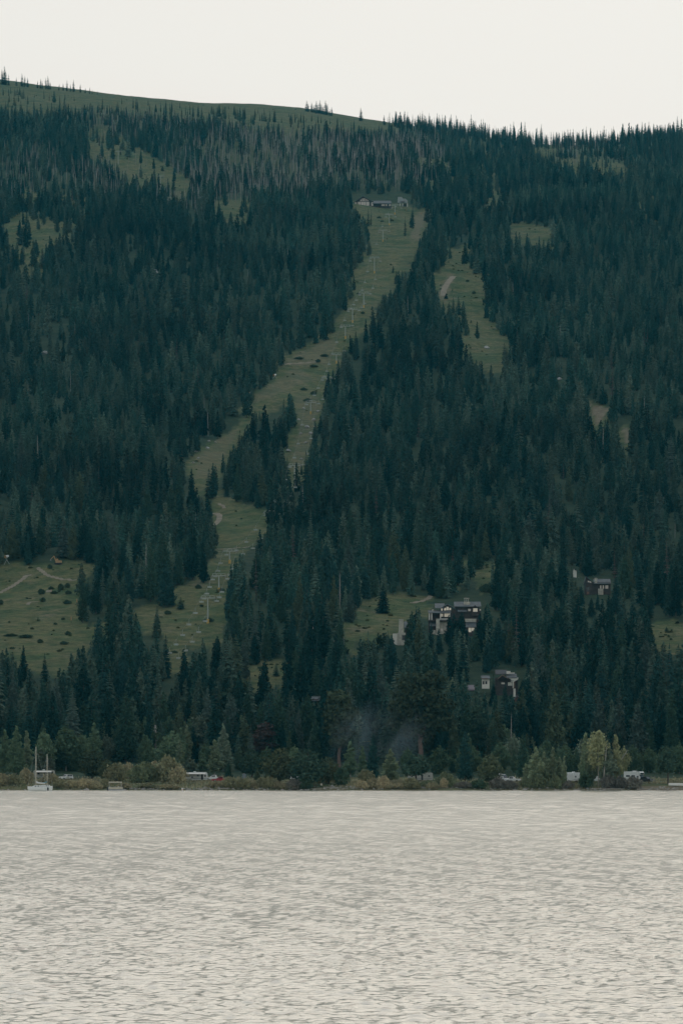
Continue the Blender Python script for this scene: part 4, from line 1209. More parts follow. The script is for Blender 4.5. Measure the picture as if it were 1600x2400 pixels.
# ------------------------------------------------------------------ vehicles
def wheel(t, x, y, r, w_=.24):
    b = MB(); b.tube([(x,y-w_/2,r),(x,y+w_/2,r)], r, 14); o = b.build('tyre', M['dark'], None)
    s = -1 if y < 0 else 1
    c = MB(); c.tube([(x,y+s*(w_/2-.06),r),(x,y+s*(w_/2+.012),r)], r*.6, 10)
    o.name = 'wheel'; o.parent = t
    c.build('rim', M['chrome'], o)
def panel_window(parent, x0, x1, z0, z1, y, side, name='window', th=.03):
    b = MB(); ya, yb = sorted((y, y+side*th)); b.box(x0, x1, ya, yb, z0, z1); o = b.build(name, M['grey'], parent)
    b = MB(); ya, yb = sorted((y+side*th, y+side*(th+.012))); b.box(x0+.06, x1-.06, ya, yb, z0+.06, z1-.06); b.build('pane', M['glass'], o)
def pickup(px, base, rz, mat, lab, L=5.7, cat='pickup truck', name='pickup_truck', suv=False):
    x, y, z = at(px, base)
    t = empty(name, (x, y, z), rz, lab, cat, 'vehicles parked near the shore')
    W = 1.95
    h = L/2
    body = [(-h,.55),(-h,1.12),(-h+.1,1.16),(h*.38,1.18),(h*.93,1.10),(h,.95),(h,.5),(h*.72,.42),(-h*.62,.42)]
    b = MB(); b.prism(body, -W/2, W/2, 'y'); b.build('body', mat, t)
    cab = [(-h+.1,1.16),(-h+.25,1.85),(h*.02,1.92),(h*.40,1.18)] if suv else [(-h*.36,1.16),(-h*.31,1.88),(h*.08,1.90),(h*.40,1.18)]
    b = MB(); b.prism(cab, -W/2+.1, W/2-.1, 'y'); c = b.build('cab', mat, t)
    for s in (-1, 1):
        if suv: wins = [(-h+.45,-h*.45),(-h*.40,.0)]
        else: wins = [(-h*.27,-h*.06),(-h*.03,h*.14)]
        for (a, d) in wins:
            b = MB(); ya, yb = sorted((s*(W/2-.1), s*(W/2-.075))); b.box(a, d, ya, yb, 1.28, 1.74); b.build('side_window', M['glass'], c)
    b = MB(); zz = [(h*.37,1.26),(h*.395,1.26),(h*.115,1.84),(h*.09,1.84)]; b.prism(zz, -W/2+.2, W/2-.2, 'y'); o = b.build('windshield', M['glass'], c)
    o.location.x = .03
    for s in (-1, 1):
        b = MB(); b.box(h-.04,h+.02,s*.62-.2,s*.62+.2,.78,.95); b.build('headlight', M['lamp'], t)
        b = MB(); b.box(-h-.02,-h+.03,s*.8-.1,s*.8+.1,.75,1.08); b.build('tail_light', M['taillight'], t)
        for q in (-h*.6, h*.62): wheel(t, q, s*(W/2-.1), .40)
    b = MB(); b.box(h-.02,h+.12,-W/2+.05,W/2-.05,.42,.62); b.build('front_bumper', M['chrome'], t)
    b = MB(); b.box(-h-.12,-h+.02,-W/2+.05,W/2-.05,.42,.60); b.build('rear_bumper', M['chrome'], t)
    b = MB(); b.box(h-.01,h+.03,-.4,.4,.66,.92); b.build('grille', M['dark'], t)
    return t
def trailer(px, base, rz, L, Hh, lab, wins=(), door=None, awning=None, slide=None, name='travel_trailer', skin='white'):
    x, y, z = at(px, base)
    t = empty(name, (x, y, z), rz, lab, 'camper', 'campers parked near the shore')
    W = 2.45; h = L/2
    b = MB(); b.prism([(-h,.55),(-h,Hh-.25),(-h+.3,Hh),(h-.6,Hh),(h-.15,Hh-.35),(h,1.4),(h-.25,.55)], -W/2, W/2, 'y'); b.build('body', M[skin], t)
    b = MB(); b.box(-h+.05,h-.2,-W/2-.012,-W/2-.004,.95,1.12); b.build('side_stripe', M['grey'], t)
    for (a, c_, z0, z1) in wins: panel_window(t, a, c_, z0, z1, -W/2, -1)
    if door:
        b = MB(); b.box(door[0],door[1],-W/2-.03,-W/2,.6,2.5); d = b.build('door', M['dark'], t)
        b = MB(); b.box(door[1]-.14,door[1]-.06,-W/2-.07,-W/2-.03,1.4,1.55); b.build('handle', M['chrome'], d)
        b = MB(); b.box(door[0],door[1],-W/2-.5,-W/2-.05,.22,.28); b.box(door[0],door[0]+.05,-W/2-.5,-W/2-.05,0,.25); b.build('step', M['grey'], t)
    if awning:
        b = MB(); b.prism([(-W/2-2.6,Hh-.62),(-W/2,Hh-.22),(-W/2,Hh-.28),(-W/2-2.6,Hh-.68)], awning[0], awning[1], 'x'); a_ = b.build('awning', M['cream'], t)
        b = MB()
        for q in awning: b.tube([(q,-W/2-2.55,Hh-.66),(q,-W/2-.05,.9)], .035, 4)
        b.build('awning_arm', M['alu'], a_)
    if slide:
        b = MB(); b.box(slide[0],slide[1],-W/2-.7,-W/2+.02,.85,Hh-.75); s_ = b.build('slide_out', M['cream'], t)
        panel_window(s_, slide[0]+.35, slide[1]-.35, 1.5, 2.2, -W/2-.7, -1)
    for s in (-1, 1):
        for q in (-.45, .45): wheel(t, q-.4, s*(W/2-.12), .36)
    b = MB(); b.tube([(h-.3,-.5,.5),(h+1.1,0,.5)], .06, 4); b.tube([(h-.3,.5,.5),(h+1.1,0,.5)], .06, 4); b.build('hitch', M['dark'], t)
    b = MB(); b.box(-.6,.2,-.4,.4,Hh,Hh+.28); b.build('roof_unit', M['white'], t)
    return t
trailer(458,1832,R(4),8.4,3.15,'long white awning trailer parked beside the red pickup',[(.4,1.2,1.7,2.3),(-1.5,-.8,1.2,1.7),(3.0,3.6,1.6,2.2)],(1.9,2.6),(-3.2,3.4),(-3.6,-1.7))
trailer(104,1826,R(2),7.6,3.0,'white camper with open awning half hidden behind the sailboat masts',[(.6,1.8,1.5,2.2),(-2.6,-1.6,1.5,2.2)],(2.4,3.0),(-2.8,2.6),skin='drab')
trailer(985,1833,R(-3),8.6,3.1,'long pale camper in the shade under the low spreading pine',[(-3.2,-2.6,1.6,2.1),(2.6,3.3,1.7,2.2)],(.3,.9),skin='drab')
trailer(1344,1834,R(62),6.0,3.35,'blank white trailer standing end-on between the pale aspens',[(-1.5,-.6,1.6,2.2)])
pickup(500,1830,R(170),M['white'],'white pickup parked between the awning trailer and the red pickup')
pickup(515,1834,R(184),M['red'],'red pickup parked beside the awning trailer',suv=False)
pickup(155,1829,R(215),M['white'],'white car parked alone above the tan bushes near the sailboats',L=4.7,cat='car',name='parked_car',suv=True)
pickup(1200,1834,R(-15),M['white'],'white pickup with its nose out beside the white van')
pickup(1396,1834,R(-28),M['white'],'white pickup half hidden behind the pale cottonwood trunk')
pickup(1515,1834,R(-40),M['dark'],'dark jeep parked right against the motorhome',L=4.4,cat='car',name='parked_car',suv=True)
pickup(1378,1831,R(-10),M['cream'],'cream car parked beyond the white trailer, behind the cottonwood',L=4.5,cat='car',name='parked_car',suv=True)
def van(px, base, rz, L, Hh, lab, over=False, name='camper_van', cat='van'):
    x, y, z = at(px, base)
    t = empty(name, (x, y, z), rz, lab, cat, 'campers parked near the shore')
    W = 2.3; h = L/2
    if over: prof = [(-h,.5),(-h,Hh-.1),(-h+.2,Hh),(h*.62,Hh),(h*.74,Hh-.4),(h*.72,Hh-1.0),(h*.60,Hh-1.15),(h*.78,1.35),(h,1.15),(h,.5)]
    else: prof = [(-h,.5),(-h,Hh-.2),(-h+.2,Hh),(h*.35,Hh),(h*.72,1.35),(h,1.1),(h,.5)]
    b = MB(); b.prism(prof, -W/2, W/2, 'y'); b.build('body', M['white'], t)
    for s in (-1, 1):
        for (a, c_) in ((-h*.75,-h*.35),(-h*.15,h*.2)): panel_window(t, a, c_, 1.55, 2.15, s*W/2, s)
        b = MB(); ya, yb = sorted((s*W/2, s*(W/2+.02))); b.box(h*.38 if over else h*.30, h*.58 if over else h*.46, ya, yb, 1.3, 1.85); b.build('cab_window', M['glass'], t)
        b = MB(); b.box(h-.03,h+.02,s*.8-.2,s*.8+.2,.75,.98); b.build('headlight', M['lamp'], t)
        for q in (-h*.55, h*.66): wheel(t, q, s*(W/2-.12), .40)
    b = MB()
    if over: b.prism([(h*.62,Hh-1.14),(h*.64,Hh-1.14),(h*.80,1.40),(h*.78,1.38)], -W/2+.15, W/2-.15, 'y')
    else: b.prism([(h*.38,Hh-.12),(h*.40,Hh-.12),(h*.72,1.44),(h*.70,1.42)], -W/2+.15, W/2-.15, 'y')
    o = b.build('windshield', M['glass'], t); o.location.x = .04
    if over:
        b = MB(); b.prism([(h*.735,Hh-.45),(h*.75,Hh-.45),(h*.735,Hh-.95),(h*.72,Hh-.95)], -W/2+.25, W/2-.25, 'y'); o = b.build('overcab_window', M['glass'], t); o.location.x = .03
    b = MB(); b.box(h-.02,h+.12,-W/2+.05,W/2-.05,.42,.62); b.build('bumper', M['grey'], t)
    b = MB(); b.box(-.8,.1,-.5,.5,Hh,Hh+.25); b.build('roof_unit', M['white'], t)
    return t
van(1174,1834,R(-38),5.6,2.7,'white van beside the white pickup, behind the grey bush')
van(1488,1832,R(-42),8.2,3.4,'white motorhome with a big overcab window near the sandy beach',True,'motorhome','motorhome')

# small things on the bank
def shelter():
    x, y, z = at(572, 1828)
    t = empty('utility_shelter', (x, y, z), R(10), 'small blue grey box shelter between the round pine and young fir', 'shelter')
    b = MB(); b.box(-.6,.6,-.6,.6,0,1.9); b.build('wall', paint('blue_grey_panel', (.16,.21,.24), .6), t)
    b = MB(); b.prism([(-.7,1.9),(0,2.15),(.7,1.9)], -.7, .7, 'y'); b.build('roof', M['grey'], t)
    b = MB(); b.box(-.35,.35,-.64,-.6,.1,1.75); b.build('door', M['grey'], t)
shelter()
def board(px, base, w_, h_, mat, lab, name='notice_board'):
    x, y, z = at(px, base)
    t = empty(name, (x, y, z), 0, lab, 'sign')
    b = MB(); b.tube([(0,0,-.2),(0,0,.9)], .05, 5); b.build('post', M['bark'], t)
    b = MB(); b.box(-w_/2,w_/2,-.06,-.02,.6,.6+h_); b.build('panel', mat, t)
board(753, 1846, .7, .7, M['canvas'], 'small pale board on a post at the water below the broad pine')
for px, lab in ((1525, 'pale wooden post nearest the dark jeep'), (1533.5, 'pale wooden post on the beach side of its twin')):
    x, y, z = at(px, 1834)
    t = empty('wooden_post', (x, y, z-.2), 0, lab, 'post', 'pale posts by the beach')
    b = MB(); b.tube([(0,0,0),(0,0,2.2)], .12, 7); b.build('shaft', M['bark_pale'], t)
    b = MB(); b.tube([(0,0,2.2),(0,0,2.3)], .16, 7); b.build('cap', M['bark_pale'], t)
for px, base, L, rz, lab in [(1412,1850,8,.18,'long pale driftwood log under the cottonwood trunk'),(1440,1852,7,-.05,'driftwood log lying at the waterline before the grey thicket'),(775,1848,5,.1,'upper driftwood log on the bank past the small pale board'),(785,1850,4,-.2,'lower driftwood log on the bank past the small pale board'),(745,1852,3.6,.05,'driftwood log nearest the small pale board'),(473,1851,4,.0,'driftwood log at the waterline before the awning trailer'),(526,1851,4,.1,'driftwood log at the waterline past the red pickup'),(835,1850,4,-.1,'driftwood log at the water before the straw willow'),(1520,1852.5,8,.0,'white driftwood log along the edge of the sandy beach')]:
    x, y, z = at(px, base)
    t = empty('driftwood_log', (x, y, z+.1), rz, lab, 'log', 'driftwood along the waterline')
    b = MB(); b.tube([(-L/2,0,0),(0,.1,.06),(L/2,-.1,.1)], [.20,.17,.10], 7); b.build('stem', M['bark_pale'], t)
    b = MB(); b.tube([(L*.2,0,.1),(L*.3,.3,.5)], [.06,.02], 4); b.build('branch_stub', M['bark_pale'], t)

# stones and grass nobody could count
def stones():
    r = np.random.default_rng(31); V, T = [], []
    base = np.array([(1,0,0),(-1,0,0),(0,1,0),(0,-1,0),(0,0,1),(0,0,-1)], float)
    tri = np.array([(0,2,4),(2,1,4),(1,3,4),(3,0,4),(2,0,5),(1,2,5),(3,1,5),(0,3,5)])
    n = 0
    for _ in range(2000):
        px = r.uniform(-400, 2000)
        cl = .5+.5*math.sin(px*.021)*math.sin(px*.057+1)
        if r.random() > .25+.75*cl: continue
        y = 1500+r.normal(1, 2.0); x = (px-800)/F*y
        s = abs(r.normal(.16, .13))+.05
        V.append(base*(s*r.uniform(.7,1.4,(6,3)))*np.array([1.5,1,.7])+np.array([x, y, gz(x, y)+s*.2])); T.append(tri+n*6); n += 1
    o = link('shore_stones', np_mesh('shore_stones', np.concatenate(V), np.concatenate(T), paint('pale_shore_stone', (.34,.32,.28), .9, .4, .4)))
    prop(o, 'pale stones scattered along the waterline', 'stones', kind='stuff')
stones()
def grass():
    r = np.random.default_rng(32); V = []
    n = 40000
    px = r.uniform(-500, 2100, n); y = 1503 + np.abs(r.normal(0, 1, n))*34
    x = (px-800)/F*y
    keep = ~((px > 1495) & (y < 1516))
    keep &= r.random(n) < .35+.65*np.clip(.5+.6*np.sin(x*.13)+.4*np.sin(x*.41+y*.1), 0, 1)
    x, y = x[keep], y[keep]; n = len(x)
    z = ground(x, y)
    h = r.uniform(.25, .75, n)*(1+.5*np.sin(x*.11)); a = r.uniform(0, 3.14, n); w_ = r.uniform(.10, .28, n)
    lx, ly = r.normal(0, .2, n), r.normal(0, .2, n)
    c, s = np.cos(a), np.sin(a)
    V = np.stack([np.stack([x-c*w_, y-s*w_, z-.03], -1), np.stack([x+c*w_, y+s*w_, z-.03], -1), np.stack([x+lx, y+ly, z+h], -1)], 1).reshape(-1, 3)
    o = link('shore_grass', np_mesh('shore_grass', V, np.arange(len(V)).reshape(-1, 3), paint('dry_shore_grass', (.31,.28,.165), .9, .5, .12)))
    prop(o, 'dry tan and green grass on the lake bank', 'grass', kind='stuff')
grass()

# ------------------------------------------------------------------ buildings on the slope
M['slate'] = paint('grey_slate_roof', (.13,.14,.14), .8, .25, .6)
M['roof_dark'] = paint('dark_shingle_roof', (.075,.075,.075), .85, .25, .6)
M['timber'] = paint('dark_timber', (.060,.048,.040), .8, .3, .8)
M['stone'] = paint('pale_stone_wall', (.45,.42,.34), .9, .25, .9, bump=.4)
M['stucco'] = paint('cream_wall', (.74,.70,.60), .8, .1, .5)
M['brown'] = paint('brown_gable_boards', (.20,.12,.085), .8, .2, .8)
M['mauve'] = paint('mauve_metal_roof', (.20,.17,.18), .6, .15, .5)
M['trim'] = paint('white_window_frame', (.44,.41,.36), .6, .08)
def lit(name, col, e):
    m, n, l, b = new_mat(name)
    b.inputs['Base Color'].default_value = (*[c*.4 for c in col], 1)
    b.inputs['Roughness'].default_value = .1
    b.inputs['Emission Color'].default_value = (*col, 1)
    b.inputs['Emission Strength'].default_value = e
    return m
M['lit'] = lit('lit_window', (1.0,.90,.70), .24)
M['lit_dim'] = lit('dim_lit_window', (1.0,.90,.76), .085)
class House:
    """places parts by photo pixels at the building's own distance; d = metres toward the viewer from its back line"""
    def __init__(self, name, px, base, lab, cat='house', group=None, Ymin=1500):
        self.x, self.y, self.z = at(px, base, Ymin)
        self.px, self.py, self.k = px, base, self.y/F
        self.t = empty(name, (self.x, self.y, self.z), 0, lab, cat, group)
    def X(self, p): return (p-self.px)*self.k
    def Z(self, p): return (self.py-p)*self.k
    def box(self, name, x0, x1, top, bot, y0, y1, mat, parent=None):
        b = MB(); b.box(self.X(x0), self.X(x1), y0, y1, self.Z(bot), self.Z(top)); return b.build(name, mat, parent or self.t)
    def shape(self, name, pts, y0, y1, mat, parent=None):
        b = MB(); b.prism([(self.X(a), self.Z(c)) for a, c in pts], y0, y1, 'y'); return b.build(name, mat, parent or self.t)
    def slope(self, name, x0, x1, ridge, eave, yr, ye, mat, th=.25, parent=None):
        """one roof plane from its ridge line down to its eave line"""
        b = MB(); zr, ze = self.Z(ridge), self.Z(eave); a, c = self.X(x0), self.X(x1)
        b.prism([(yr, zr), (ye, ze), (ye, ze-th), (yr, zr-th)], a, c, 'x'); return b.build(name, mat, parent or self.t)
    def gable(self, name, x0, xm, x1, peak, eave, y0, y1, mat, th=.3):
        """pitched roof whose gable faces the lake"""
        k = [(self.X(x0), self.Z(eave)), (self.X(xm), self.Z(peak)), (self.X(x1), self.Z(eave))]
        b = MB(); b.prism(k+[(p[0], p[1]-th) for p in k[::-1]], y0, y1, 'y'); return b.build(name, mat, self.t)
    def win(self, x0, x1, top, bot, y, mat='lit', nx=1, nz=1, parent=None):
        a, c, z1, z0 = self.X(x0), self.X(x1), self.Z(top), self.Z(bot)
        b = MB(); e = .10
        b.box(a-e, c+e, y-.06, y, z1, z1+e); b.box(a-e, c+e, y-.06, y, z0-e, z0); b.box(a-e, a, y-.06, y, z0, z1); b.box(c, c+e, y-.06, y, z0, z1)
        for i in range(1, nx): q = a+(c-a)*i/nx; b.box(q-.05, q+.05, y-.05, y, z0, z1)
        for i in range(1, nz): q = z0+(z1-z0)*i/nz; b.box(a, c, y-.047, y, q-.04, q+.04)
        f = b.build('window', M['trim'] if mat != 'dark' else M['timber'], parent or self.t)
        b = MB(); b.box(a, c, y-.03, y+.01, z0, z1); b.build('pane', M['lit'] if mat == 'lit' else (M['lit_dim'] if mat == 'dim' else M['glass']), f)

# the large chalet
h = House('chalet', 1060, 1490, 'large dark chalet with stacked roofs, stone chimney and bright windows')
h.box('wall', 1033, 1068, 1431, 1500, 0, 9, M['timber'])
h.box('wall', 1066, 1122, 1424, 1500, .6, 10, M['timber'])
h.shape('gable_wall', [(1032,1432),(1047,1421),(1062,1432),(1062,1434),(1032,1434)], -.3, .2, M['timber'])
h.slope('roof', 1064, 1127, 1412, 1424, 7, -.6, M['slate'])
h.slope('roof', 1019, 1042, 1416, 1427.5, 7, -.8, M['slate'])
h.gable('gable_roof', 1031, 1047, 1067, 1418, 1429, -1.0, 8, M['slate'])
h.slope('roof', 1072, 1094, 1424, 1436, 5, -1.6, M['slate'])
h.slope('porch_roof', 1003, 1056, 1433, 1439, 2, -3.2, M['slate'])
h.gable('gable_roof', 1103, 1112.5, 1124, 1421.5, 1431, -1.6, 8, M['roof_dark'])
h.box('wall', 1105, 1121, 1428, 1446, -1.0, .6, M['timber'])
for a, c, t_, b_, m_, nx in ((1033.5,1036.5,1429,1434,'lit',1),(1040.5,1044.5,1428,1433.5,'lit',1),(1046,1050.5,1425.5,1433,'lit',2),(1052.5,1056,1428,1433,'lit',1)): h.win(a, c, t_, b_, -.32, m_, nx, 1)
for a, c, t_, b_, m_, nx in ((1033.5,1037.5,1441.5,1448,'lit',1),(1041,1054,1441,1448.5,'lit',3)): h.win(a, c, t_, b_, -.02, m_, nx, 2)
h.win(1108.5, 1118, 1429, 1436.5, -1.02, 'lit', 4, 2)
h.win(1097, 1102.5, 1430, 1435, .58, 'dim', 2, 1)
h.win(1123.2, 1126, 1430.5, 1433.5, .4, 'lit')
h.box('wing_wall', 1121.8, 1127, 1428, 1450, .42, 6, M['timber'])
h.box('wing_wall', 1004, 1033, 1440, 1500, 1.2, 9, M['timber'])
for q in (1005.5, 1011, 1031.5, 1053): h.box('column', q-1.1, q+1.1, 1439.5, 1458, -2.9, -2.3, M['stucco'])
h.box('balcony', 1003, 1056, 1456.5, 1459.5, -3.2, 1.2, M['timber'])
h.box('balcony_rail', 1033, 1054, 1452.5, 1456.5, -3.1, -2.95, M['trim'])
h.box('stone_base', 1030, 1056, 1460, 1500, -1.2, -.05, M['stone'])
h.win(1044, 1048.5, 1476, 1483, -1.22, 'dim')
h.win(1033, 1037, 1476, 1483, -1.22, 'dim')
c_ = h.box('chimney', 1021, 1029.5, 1453.5, 1500, -5.2, -3.6, M['stone'])
h.box('chimney_cap', 1020.3, 1030.2, 1451.8, 1453.3, -5.4, -3.4, M['timber'], c_)
h.slope('lower_roof', 1006, 1020.5, 1457.5, 1470, 0, -3.4, M['slate'])
h.box('stone_terrace', 1010, 1020, 1480, 1500, -3.2, -1, M['stone'])
c_ = h.box('chimney', 1087, 1101, 1413, 1426, 2.2, 4.4, M['stone'])
for q in (1088.3, 1092.6, 1096.8): h.box('lantern_post', q, q+1.4, 1405.6, 1413, 2.5, 4.1, M['trim'], c_)
h.box('lantern_cap', 1087, 1099.5, 1403.8, 1405.5, 2.3, 4.3, M['stone'], c_)
h.box('retaining_wall', 1088, 1115, 1453.5, 1461, -2.4, -1.8, M['stone'])
h.slope('annex_roof', 1090, 1115, 1460.5, 1473, 0, -4.6, M['slate'])
h.box('annex_wall', 1092, 1113, 1472, 1500, -4.0, .4, M['timber'])
h.win(1097, 1103, 1475, 1485, -4.02, 'lit', 2, 1)
h.win(1104.5, 1110, 1475, 1482, -4.02, 'lit', 2, 1)
h.box('chimney', 1012, 1016, 1431, 1436, 0, 1, M['stone'])

h = House('stone_house', 938, 1512, 'pale stone chimney house standing alone in the meadow trees')
c_ = h.shape('chimney', [(933.5,1485),(935.2,1454.5),(944.5,1454.5),(945.5,1485)], -1.1, 1.1, M['stone'])
h.box('chimney_cap', 934.4, 945.2, 1452.6, 1454.3, -1.3, 1.3, M['stone'], c_)
h.box('wall', 930, 947.5, 1484.5, 1522, -1.5, 3.5, M['stone'])
h.box('wing_wall', 920.5, 930, 1486, 1522, -.6, 3.4, M['stucco'])
h.box('ledge', 941, 950, 1484, 1489.5, -2.0, -1.4, M['stone'])
h.box('opening', 941.5, 948.5, 1490, 1501, -1.56, -1.3, M['glass'])
h.slope('roof', 946.5, 958, 1457, 1472, 4, -1.2, M['slate'])
h.box('side_wall', 948, 957, 1470, 1522, 0, 4, M['timber'])

h = House('cream_house', 1172, 1632, 'cream walled house with slate roofs and brown gable low in the trees')
h.box('wall', 1129.5, 1146.5, 1590.5, 1615, -.6, 5, M['stucco'])
h.slope('roof', 1127.5, 1148, 1584, 1591, 4, -1.4, M['slate'])
h.box('eave_board', 1127, 1141, 1590.6, 1592.2, -1.75, -1.45, M['brown'])
h.win(1131, 1134, 1598, 1604.5, -.62, 'dark'); h.win(1137, 1140.5, 1598, 1604, -.62, 'dark')
h.box('wall', 1160, 1214, 1589, 1640, 1, 8, M['timber'])
h.box('wall_panel', 1190, 1200, 1600, 1608, .8, .97, M['stucco'])
h.slope('roof', 1161, 1189, 1570, 1580.5, 8, 2, M['roof_dark'])
h.gable('gable_roof', 1166, 1177, 1191, 1582.5, 1591.5, -1.6, 6, M['brown'])
h.shape('gable_wall', [(1168,1591),(1177,1584.5),(1186,1591)], -1.0, -.7, M['timber'])
h.slope('roof', 1186.5, 1211, 1579.5, 1589, 5, -1.0, M['slate'])
h.shape('wall', [(1190,1589.2),(1214,1589.2),(1213,1594),(1208,1596.5),(1199,1595.5)], -.7, .9, M['stucco'])
h.box('chimney', 1187, 1196, 1573.5, 1580.5, 2, 4, M['stucco'])
h.box('ledge', 1195.5, 1206, 1577.3, 1579.4, 1.5, 3, M['stucco'])
h.box('column', 1200.5, 1203.2, 1598, 1614, -.9, -.3, M['stucco'])
h.box('column', 1203.6, 1206.3, 1597, 1614, -.8, -.2, M['brown'])
h.box('beam', 1196, 1206.5, 1596.6, 1598.4, -1.0, -.1, M['stucco'])
h.box('terrace_wall', 1202.4, 1207.6, 1615, 1640, -1.0, 0, M['stucco'])
h.win(1175, 1182, 1601, 1604, .96, 'dim', 2, 1)

h = House('grey_roofed_house', 1410, 1396, 'grey roofed house with a pale chimney high in the woods')
h.box('wall', 1388, 1430, 1367, 1402, 0, 7, M['timber'])
h.slope('roof', 1391, 1431, 1358.5, 1370, 6, -1.2, M['slate'])
h.gable('gable_roof', 1368, 1373.5, 1391, 1353.5, 1371, -1.2, 7, M['roof_dark'])
h.shape('wall', [(1370,1368),(1374,1357),(1389,1370),(1389,1402),(1370,1402)], -.6, 5, M['timber'])
h.box('chimney', 1393, 1398.6, 1357, 1369.5, -1.0, .6, M['stone'])
for q in (1406, 1412, 1418.5, 1422): h.win(q, q+2.3, 1375, 1382, -.02, 'dim')
h.win(1377, 1380, 1364.5, 1367, -.62, 'dim'); h.win(1381.5, 1384.5, 1365.5, 1368.5, -.62, 'dim')
h.win(1374, 1381, 1379, 1387, -.62, 'dark', 2, 1)
h.box('doorway', 1374.5, 1380, 1389.5, 1396, -.64, -.5, M['brown'])
h.box('stone_base', 1401, 1413, 1382.5, 1402, -.8, -.05, M['stone'])
h = House('tan_tower_house', 1347, 1354, 'small tan tower house peeking out behind a tall fir')
h.box('wall', 1342.5, 1350.5, 1338, 1360, -.8, 2.5, M['stucco'])
h.shape('gable_wall', [(1342.5,1338),(1344.5,1333.5),(1347,1338)], -.8, 2.5, M['stucco'])
h.gable('roof', 1341.5, 1344.6, 1351.5, 1332.6, 1338.6, -1.2, 3, M['roof_dark'], .25)
h.box('ledge', 1351.5, 1356.5, 1355, 1357, -.6, 1, M['stucco'])
h = House('cabin', 1470, 1390, 'little brown eaved cabin with one lit window beside the grey roofed house')
h.box('wall', 1466, 1475, 1376, 1394, -.5, 3, M['timber'])
h.slope('roof', 1465, 1476.5, 1371, 1376, 2, -1.2, M['slate'])
h.box('eave_board', 1466.5, 1475.5, 1375.8, 1377.3, -1.5, -1.2, M['brown'])
h.win(1467.5, 1471.5, 1382, 1388, -.52, 'lit')
h = House('mauve_roofed_house', 1103, 1624, 'house with a mauve metal roof below the cream house')
h.slope('roof', 1092, 1112, 1609.5, 1622, 5, -1, M['mauve']); h.box('wall', 1094, 1110, 1620, 1634, -.4, 4, M['timber'])
h = House('gabled_cabin', 1213, 1646, 'low cabin with a dark mauve gable beneath the cream house')
h.gable('roof', 1205, 1211, 1222, 1632.5, 1641, -1.4, 4, M['mauve']); h.shape('wall', [(1206,1640.5),(1211,1634),(1220,1640.5),(1220,1655),(1206,1655)], -.8, 3, M['brown'])
h = House('grey_roofed_cabin', 735, 1650, 'cabin showing only its low grey roof above the dark pine')
h.slope('roof', 720, 750, 1636, 1645.5, 5, -1, M['slate']); h.box('wall', 722, 747, 1643, 1660, -.4, 4, M['timber'])
h = House('pale_lakeside_house', 1490, 1760, 'pale house front broken up by leaves behind the motorhome')
h.box('wall', 1479, 1501, 1735, 1765, 0, 5, M['stucco']); h.gable('roof', 1476, 1490, 1504, 1728, 1736, -.8, 6, M['slate'])
h.win(1483, 1487, 1741, 1749, -.02, 'dark'); h.win(1492, 1497, 1741, 1749, -.02, 'dark')
h = House('white_lakeside_house', 1596, 1764, 'white house front at the frame edge behind the rounded lakeside tree')
h.box('wall', 1582, 1618, 1743, 1770, 0, 5, M['stucco']); h.slope('roof', 1580, 1620, 1736, 1744, 4, -1, M['slate'])
h.win(1587, 1593, 1747, 1754, -.02, 'dark', 2, 1)

h = House('summit_lodge', 870, 483, 'summit lodge with a tall glazed gable and a long slate wing', 'lodge')
h.shape('wall', [(836,482.5),(836,471),(850.5,461.5),(869,471),(869,490),(836,490)], -1, 14, M['timber'])
h.gable('gable_roof', 832.5, 850.5, 872, 459.2, 471.5, -3.0, 15, M['roof_dark'], .7)
for q in (838.8, 842.4, 846.6, 850.2, 854, 858.4, 862.0): h.win(q, q+2.7, 472.8, 481.5, -1.02, 'dim')
for q, t_ in ((844.2,467.5),(848.4,464.5),(852.6,464),(857.2,466),(860.8,468.5)): h.win(q, q+2.2, t_, 470.8, -1.02, 'dim')
h.box('side_wall', 829.5, 836, 472, 490, -.4, 12, M['timber']); h.box('side_wall', 869, 875, 471, 490, -.4, 12, M['timber'])
for q in (831, 833.6, 869.8, 872.2): h.win(q, q+1.8, 473.5, 481.5, -.42, 'dim')
h.box('wing_wall', 875, 917, 475, 490, 0, 10, M['timber'])
h.slope('wing_roof', 872, 916.5, 467.5, 476.5, 8, -3, M['slate'], .5)
for q in (894, 898, 903.5, 911.5): h.win(q, q+3.2, 478, 481.8, -.02, 'dim')
h = House('lift_station', 943, 483, 'grey top station of the chairlift next to the summit lodge', 'lift station')
h.shape('housing', [(932,462),(941,462),(944,466),(950,466),(955,471),(955,476),(931,476)], -2.5, 4, paint('pale_grey_cladding', (.30,.32,.30), .7, .1))
for q in (936.5, 942.5, 953.5): h.box('post', q, q+1.5, 475, 490, -1.5, -.6, M['alu'])
h.box('operator_cabin', 943.5, 952.5, 478, 490, 1, 4, M['timber'])
b = MB(); b.tube([(h.X(943), -2.2, h.Z(473.5)), (h.X(943), -2.2, h.Z(472))], 2.6, 16); b.build('bullwheel', M['grey'], h.t)

